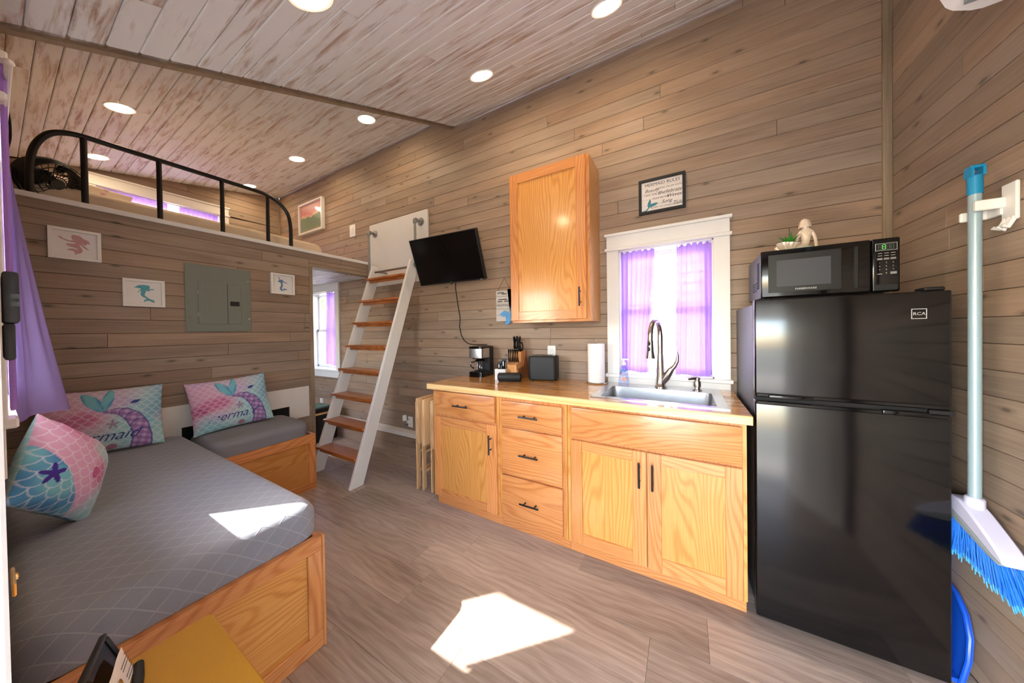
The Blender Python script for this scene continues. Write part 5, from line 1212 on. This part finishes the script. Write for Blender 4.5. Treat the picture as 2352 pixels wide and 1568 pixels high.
# ------------------------------------------------------------------ electrical panel and little pictures on the partition
ep = thing('electrical_panel', 'grey metal electrical panel on the board partition', 'electrical panel', (XLOFT, .935, 1.345))
MB().box(XLOFT + .0005, XLOFT + .008, .735, 1.132, 1.342, 1.862, bev=.003).build('cover', M['panel_grey'], ep)
dr_ = MB().box(XLOFT + .0082, XLOFT + .0125, .806, 1.063, 1.402, 1.735, bev=.002).build('door', M['panel_grey'], ep)
MB().box(XLOFT + .0127, XLOFT + .0135, .975, .978, 1.404, 1.733).build('door_seam', M['black_slot'], dr_); MB().box(XLOFT + .0127, XLOFT + .0142, .842, .846, 1.404, 1.733).build('door_crease', M['panel_grey'], dr_)
MB().box(XLOFT + .0127, XLOFT + .016, .992, 1.052, 1.550, 1.588, bev=.002).build('latch', M['black_matte'], dr_)
for z in (1.46, 1.63): MB().box(XLOFT + .008, XLOFT + .0145, .800, .807, z, z + .028).build('hinge', M['iron'], ep)
for (y, z) in ((.757, 1.785), (1.112, 1.765), (.762, 1.455), (1.116, 1.445)): MB().lathe([(.006, 0), (.006, .003), (.003, .005)], (XLOFT + .008, y, z), 10, Matrix.Rotation(R(90), 3, 'Y')).build('screw', M['chrome'], ep)

def shadow_box(name, label, cx, cz, s, mat, outlines, d=.018, group=None):
    o = thing(name, label, 'picture', (XLOFT, cx, cz - s / 2)); x0 = XLOFT + .0005; f = s / 2; w = .016
    MB().box(x0, x0 + .004, cx - f, cx + f, cz - f, cz + f).build('canvas', M['white'], o)
    for (a, b, c, e) in ((cx - f, cx + f, cz + f - w, cz + f), (cx - f, cx + f, cz - f, cz - f + w), (cx - f, cx - f + w, cz - f + w, cz + f - w), (cx + f - w, cx + f, cz - f + w, cz + f - w)): MB().box(x0 + .004, x0 + d, a, b, c, e, bev=.0012).build('frame_bar', M['plastic_white'], o)
    for q in outlines: MB().prism([(cx + a * f * .8, cz + b * f * .8) for a, b in q], lambda a, b, dd: (dd, a, b), x0 + .0042, x0 + .0058).tri().build('silhouette', mat, o, smooth_deg=0)
pink_m = [[(-.10, .80), (.20, .78), (.42, .55), (.62, .45), (.72, .20), (.55, .22), (.50, .05), (.38, .10), (.30, .28), (.36, .05), (.60, -.22), (.66, -.30), (.50, -.26), (.26, .0), (.18, .10), (.22, -.08), (.32, -.28), (.34, -.48), (.22, -.66), (.05, -.74), (-.02, -.86), (-.02, -.62), (-.10, -.50), (-.30, -.48), (-.42, -.50), (-.28, -.36), (-.10, -.32), (.10, -.40), (.12, -.34), (-.02, -.24), (-.30, -.16), (-.44, -.02), (-.36, .06), (-.10, .06), (.02, .14), (-.02, .26), (-.30, .30), (-.64, .44), (-.66, .38), (-.32, .22), (-.06, .20), (.0, .32), (-.14, .48), (-.18, .66)],
          [(-.80, .52), (-.62, .40), (-.58, .46), (-.72, .58), (-.76, .50)]]
aqua_m = [[(-.48, .58), (-.30, .72), (.05, .76), (.30, .72), (.34, .56), (.30, .40), (.20, .30), (.28, .22), (.40, .34), (.58, .36), (.60, .42), (.46, .44), (.34, .40), (.22, .20), (.10, .28), (.10, .10), (.02, -.08), (.04, -.22), (.22, -.42), (.34, -.52), (.58, -.62), (.62, -.86), (.40, -.74), (.28, -.66), (.10, -.70), (-.04, -.84), (-.02, -.66), (.10, -.52), (.14, -.46), (-.06, -.36), (-.20, -.20), (-.22, .0), (-.16, .18), (-.24, .22), (-.32, .08), (-.40, .0), (-.34, .14), (-.22, .32), (-.18, .42), (-.34, .44), (-.46, .48), (-.60, .46)]]
blue_m = [[(-.40, .86), (-.34, .84), (-.22, .50), (-.06, .56), (.10, .48), (.10, .36), (.50, .20), (.56, .14), (.48, .12), (.06, .26), (.04, .10), (.08, -.10), (.04, -.32), (-.04, -.52), (.06, -.66), (.16, -.62), (.14, -.44), (.24, -.52), (.46, -.56), (.50, -.66), (.26, -.70), (.10, -.78), (-.10, -.82), (-.24, -.68), (-.26, -.44), (-.14, -.20), (-.12, .0), (-.18, .16), (-.28, .20), (-.44, .24), (-.40, .38), (-.28, .44)]]
shadow_box('framed_silhouette', 'white box frame with a rose mermaid silhouette', .274, 1.880, .188, M['rose'], pink_m)
shadow_box('framed_silhouette', 'white box frame with an aqua mermaid silhouette', .541, 1.610, .188, M['aqua'], aqua_m)
shadow_box('framed_silhouette', 'white box frame with a slate blue mermaid silhouette', 1.368, 1.778, .190, M['slate_blue'], blue_m, d=.026)

# ------------------------------------------------------------------ loft: railing, mattress, pillow, fan, picture
rg_ = thing('loft_railing', 'black tubular metal railing along the loft edge', 'railing', (XLOFT, .8, ZL)); XRl = -3.285
top = [(XRl, .132, ZL), (XRl, .132, 2.28), (XRl, .140, 2.38), (XRl, .160, 2.46), (XRl, .195, 2.525), (XRl, .24, 2.56), (XRl, .31, 2.578), (XRl, .45, 2.58), (XRl, .9, 2.585), (XRl, 1.18, 2.588), (XRl, 1.27, 2.582), (XRl, 1.34, 2.56), (XRl, 1.40, 2.52), (XRl, 1.445, 2.455), (XRl, 1.462, 2.37), (XRl, 1.466, 2.28), (XRl, 1.466, ZL)]
def smooth_path(P, n=6):
    out = []; P = [Vector(p) for p in P]
    for i in range(len(P) - 1):
        a, b, c, d = P[max(i - 1, 0)], P[i], P[i + 1], P[min(i + 2, len(P) - 1)]
        for k in range(n):
            t = k / n; out.append(.5 * ((2 * b) + (c - a) * t + (2 * a - 5 * b + 4 * c - d) * t * t + (3 * b - a - 3 * c + d) * t ** 3))
    out.append(P[-1]); return out
MB().tube(smooth_path(top), .016, 14).build('top_rail', M['black'], rg_)
for y in (.318, .632, .972, 1.283): MB().tube([(XRl, y, ZL), (XRl, y, 2.58)], .0145, 12).build('baluster', M['black'], rg_)
lm = thing('loft_mattress', 'cream covered mattress on the loft floor', 'mattress', (-4.4, 1.1, ZL))
soft_box(MB(), -5.40, -3.40, .03, 1.855, ZL - .003, 2.285, .07, n=140, m=26, crown=.018, seed=5).build('cover', M['cream'], lm, smooth_deg=60)
def lp_paint():
    me, P = pillow_mesh(.62, .42, .085, 0, 60, 40)
    at = me.color_attributes['print']; rr = random.Random(9); n = len(at.data); base = rgb(226, 208, 190)[:3]
    spots = [(rr.uniform(-.28, .28), rr.uniform(-.18, .18), rr.choice(('rose', 'teal', 'lav', 'mag'))) for _ in range(34)]; buf = []
    for v in me.vertices:
        c = base
        for x, y, k in spots:
            if math.hypot(v.co.x - x, v.co.y - y) < .017: c = mixc(base, C_[k], .6)
        buf += list(c) + [1]
    at.data.foreach_set('color', np.array(buf, dtype=np.float32)); return me
lpm = lp_paint()
for (loc, xd, ud, lab) in (((-4.70, .40, 2.545), (.1, 1, -.12), (-.42, 0, .9), 'cream floral pillow propped at the head of the loft bed'), ((-4.36, .40, 2.440), (.2, .97, -.06), (-.85, .1, .42), 'cream floral pillow lying behind the black fan')):
    X = Vector(xd).normalized(); Zn = X.cross(Vector(ud)).normalized(); U_ = Zn.cross(X); o = thing('bed_pillow', lab, 'pillow', loc, Matrix((X, U_, Zn)).transposed().to_euler()); place('pillow_cloth', lpm, M['print'], o)
fa = thing('floor_fan', 'black round floor fan tilted back behind the railing', 'fan', (-3.43, .20, ZL), (0, 0, R(35)))
FT = Matrix.Rotation(R(-62), 3, 'Y') ; fcn = Vector((0, 0, .145))
def FP_(r, a, z): return fcn + FT @ Vector((r * math.cos(a), r * math.sin(a), z))
MB().grid(lambda i, j: FP_(.135 if .2 < j < .8 else .120, i * 2 * math.pi, lerp(-.05, .05, j)), 40, 6, closed_u=True).build('shroud', M['black_matte'], fa)
for r_ in (.128, .10, .072, .044): MB().tube([FP_(r_, k * 2 * math.pi / 32, -.052) for k in range(32)], .0028, 6, closed=True).build('grille_ring', M['black'], fa)
for k in range(24): MB().tube([FP_(.03, k * 2 * math.pi / 24, -.053), FP_(.08, k * 2 * math.pi / 24 + .25, -.056), FP_(.128, k * 2 * math.pi / 24 + .45, -.050)], .002, 5).build('grille_wire', M['black'], fa)
MB().lathe([(.032, -.006), (.032, .006), (.02, .012)], tuple(FP_(0, 0, -.055)), 20, FT).build('hub_cap', M['black_gloss'], fa)
for k in range(3):
    a0 = k * 2 * math.pi / 3
    MB().grid(lambda i, j: FP_(lerp(.03, .115, i), a0 + lerp(-.35, .45, j) + .3 * i, lerp(-.02, .022, j)), 8, 6).build('blade', M['black'], fa)
MB().lathe([(.05, 0), (.045, .06), (.03, .08)], tuple(FP_(0, 0, .03)), 18, FT).build('motor', M['black_matte'], fa)
for s in (-1, 1): MB().tube([tuple(FP_(.137, s * math.pi / 2, 0)), (.01, s * .145, .08), (.02, s * .12, .012), (-.09, s * .11, .010)], .009, 8).build('stand_leg', M['black'], fa)
fcord = thing('hanging_cable', 'thin black cable beside the lavender curtain over the loft edge', 'cable', (-3.35, .05, 2.3))
MB().tube(smooth_path([(-3.33, .045, 2.66), (-3.33, .075, 2.60), (-3.33, .080, 2.47), (-3.335, .068, 2.36), (-3.335, .072, 2.25), (-3.335, .085, 2.156)]), .005, 8).build('cable', M['black_matte'], fcord)
lpic = thing('framed_picture', 'white framed pink and green landscape picture above the loft', 'picture', (-4.53, YB, 2.74))
px0, px1, pz0, pz1 = -4.83, -4.222, 2.735, 3.165; yb_ = YB - .001; dpt = .045
for (a, b, c, d) in ((px0, px1, pz1 - .022, pz1), (px0, px1, pz0, pz0 + .022), (px0, px0 + .022, pz0 + .022, pz1 - .022), (px1 - .022, px1, pz0 + .022, pz1 - .022)): MB().box(a, b, yb_ - dpt, yb_, c, d, bev=.002).build('frame_bar', M['plastic_white'], lpic)
nu, nv = 90, 70; V_, F_, Cc = [], [], []
cp = {k: rgb(*v)[:3] for k, v in dict(sky=(214, 150, 150), sky2=(224, 120, 130), cream=(228, 190, 160), green=(96, 132, 112), green2=(140, 156, 120), dk=(70, 100, 104)).items()}
for i in range(nu):
    for j in range(nv):
        u, v = i / (nu - 1), j / (nv - 1); V_.append((lerp(px0 + .02, px1 - .02, u), YB - .02, lerp(pz0 + .02, pz1 - .02, v))); hz = .52 + .10 * u * u + .03 * math.sin(9 * u) + .02 * math.sin(23 * u)
        if v > hz + .10: c = mixc(cp['sky'], cp['sky2'], smooth(.9, .62, v))
        elif v > hz: c = mixc(cp['cream'], cp['sky2'], .3 * (.5 + .5 * math.sin(40 * u + 20 * v)))
        else: k = .5 + .5 * math.sin(70 * u + 3 * math.sin(30 * v)) * math.sin(60 * v + 11 * u); c = mixc(cp['green'], cp['green2'] if k > .6 else cp['dk'], smooth(.3, .9, k)); c = mixc(c, cp['cream'], .5 * smooth(.15, .0, v))
        Cc.append(list(c) + [1])
for i in range(nu - 1):
    for j in range(nv - 1): F_.append((i * nv + j, (i + 1) * nv + j, (i + 1) * nv + j + 1, i * nv + j + 1))
me = bpy.data.meshes.new('print'); me.from_pydata(V_, [], F_); me.color_attributes.new('print', 'FLOAT_COLOR', 'POINT').data.foreach_set('color', np.array(Cc, dtype=np.float32).ravel())
me.transform(Matrix.Translation(Vector((-4.53, YB, 2.74)) * -1)); place('print', me, M['print_gloss'], lpic)
boxpart('glazing', M['glass'], lpic, px0 + .02, px1 - .02, YB - .034, YB - .031, pz0 + .02, pz1 - .02)

# ------------------------------------------------------------------ narrow mustard table by the entrance with a display frame
TZ = .75
tt = thing('console_table', 'narrow mustard topped console table at the foot of the bed', 'table', (-.62, .11, 0))
b_ = MB(); b_.prism([(-.835, .006), (-.36, .006), (-.36, .2115)] + [(-.825 + .012 * math.cos(a), .2035 + .012 * math.sin(a)) for a in (math.pi / 2, math.pi * .62, math.pi * .75, math.pi * .88, math.pi)], lambda a, b, d: (a, b, d), TZ - .018, TZ, bev=.002).build('top', M['mustard'], tt)
for x in (-.81, -.39):
    for y in (.03, .17): MB().box(x - .012, x + .012, y - .012, y + .012, 0, TZ - .0185, bev=.002).build('leg', M['darkwood'], tt)
MB().box(-.80, -.40, .024, .036, TZ - .075, TZ - .019).build('apron', M['darkwood'], tt); MB().box(-.80, -.40, .164, .176, TZ - .075, TZ - .019).build('apron', M['darkwood'], tt)

# display frame leaning on the wall end of the table
A_, B_ = Vector((-.827, .084, .826)), Vector((-.812, .109, TZ + .001)); Lx = Vector((.112, -.033, .012)); Uy = (A_ - B_); Lx = (Lx - Uy * (Lx.dot(Uy) / Uy.dot(Uy))).normalized(); hh = Uy.length; Uy.normalize(); Nz = Lx.cross(Uy).normalized()
df = thing('display_frame', 'black rimmed clear display frame standing on the mustard table', 'display frame', tuple(B_), Matrix((Lx, Uy, Nz)).transposed().to_euler())
wd = .19
for (a, b, c, d) in ((0, wd, 0, .007), (0, wd, hh - .007, hh), (0, .007, .007, hh - .007), (wd - .007, wd, .007, hh - .007)): MB().box(a, b, c, d, -.004, .004, bev=.0025, seg=2).build('rim', M['black_matte'], df)
MB().box(.006, wd - .006, .006, hh - .006, -.001, .0005).build('clear_sheet', M['glass_dark'], df)
nt = thing('guest_note', 'white printed note resting in front of the black display frame', 'note', tuple(B_ + Lx * .012 - Nz * .006 + Uy * .002), Matrix((Lx, Uy, Nz)).transposed().to_euler())
MB().grid(lambda i, j: (lerp(0, .085, i), lerp(0, .046, j) + .002 * math.sin(5 * i), -.0012 - .004 * i * (1 - i) - .003 * j * j), 12, 10).build('sheet', M['paper'], nt)
for k in range(7): MB().box(.006, .012 + .030 * (k % 3 > 0), .006 + k * .0052, .0065 + k * .0052, -.0058, -.0052).build('print_line', M['ink'], nt)
MB().lathe([(.003, -.0006), (.006, 0)], (.060, .024, -.0056), 6).build('gold_crest', M['brass'], nt)
pe = thing('pen', 'black pen lying on the mustard table by the note', 'pen', (-.76, .12, TZ))
MB().tube([(-.800, .116, TZ + .0075), (-.775, .112, TZ + .0065), (-.690, .095, TZ + .006)], [.0062, .0065, .0055], 10).build('barrel', M['black_matte'], pe); MB().ball((-.802, .1164, TZ + .0075), .0062, .0062, .0062, 10, 7).build('cap', M['black_matte'], pe)
st_ = thing('oval_tag', 'small black oval tag on the mustard table', 'tag', (-.655, .128, TZ))
MB().lathe([(.016, 0), (.016, .0025), (.013, .003)], (-.655, .128, TZ + .0005), 24, Matrix.Diagonal((1.3, .7, 1)).to_3x3()).build('disc', M['black_matte'], st_); MB().lathe([(.006, .003), (.006, .0036)], (-.652, .128, TZ + .0005), 12).build('mark', M['soap_pink'], st_)
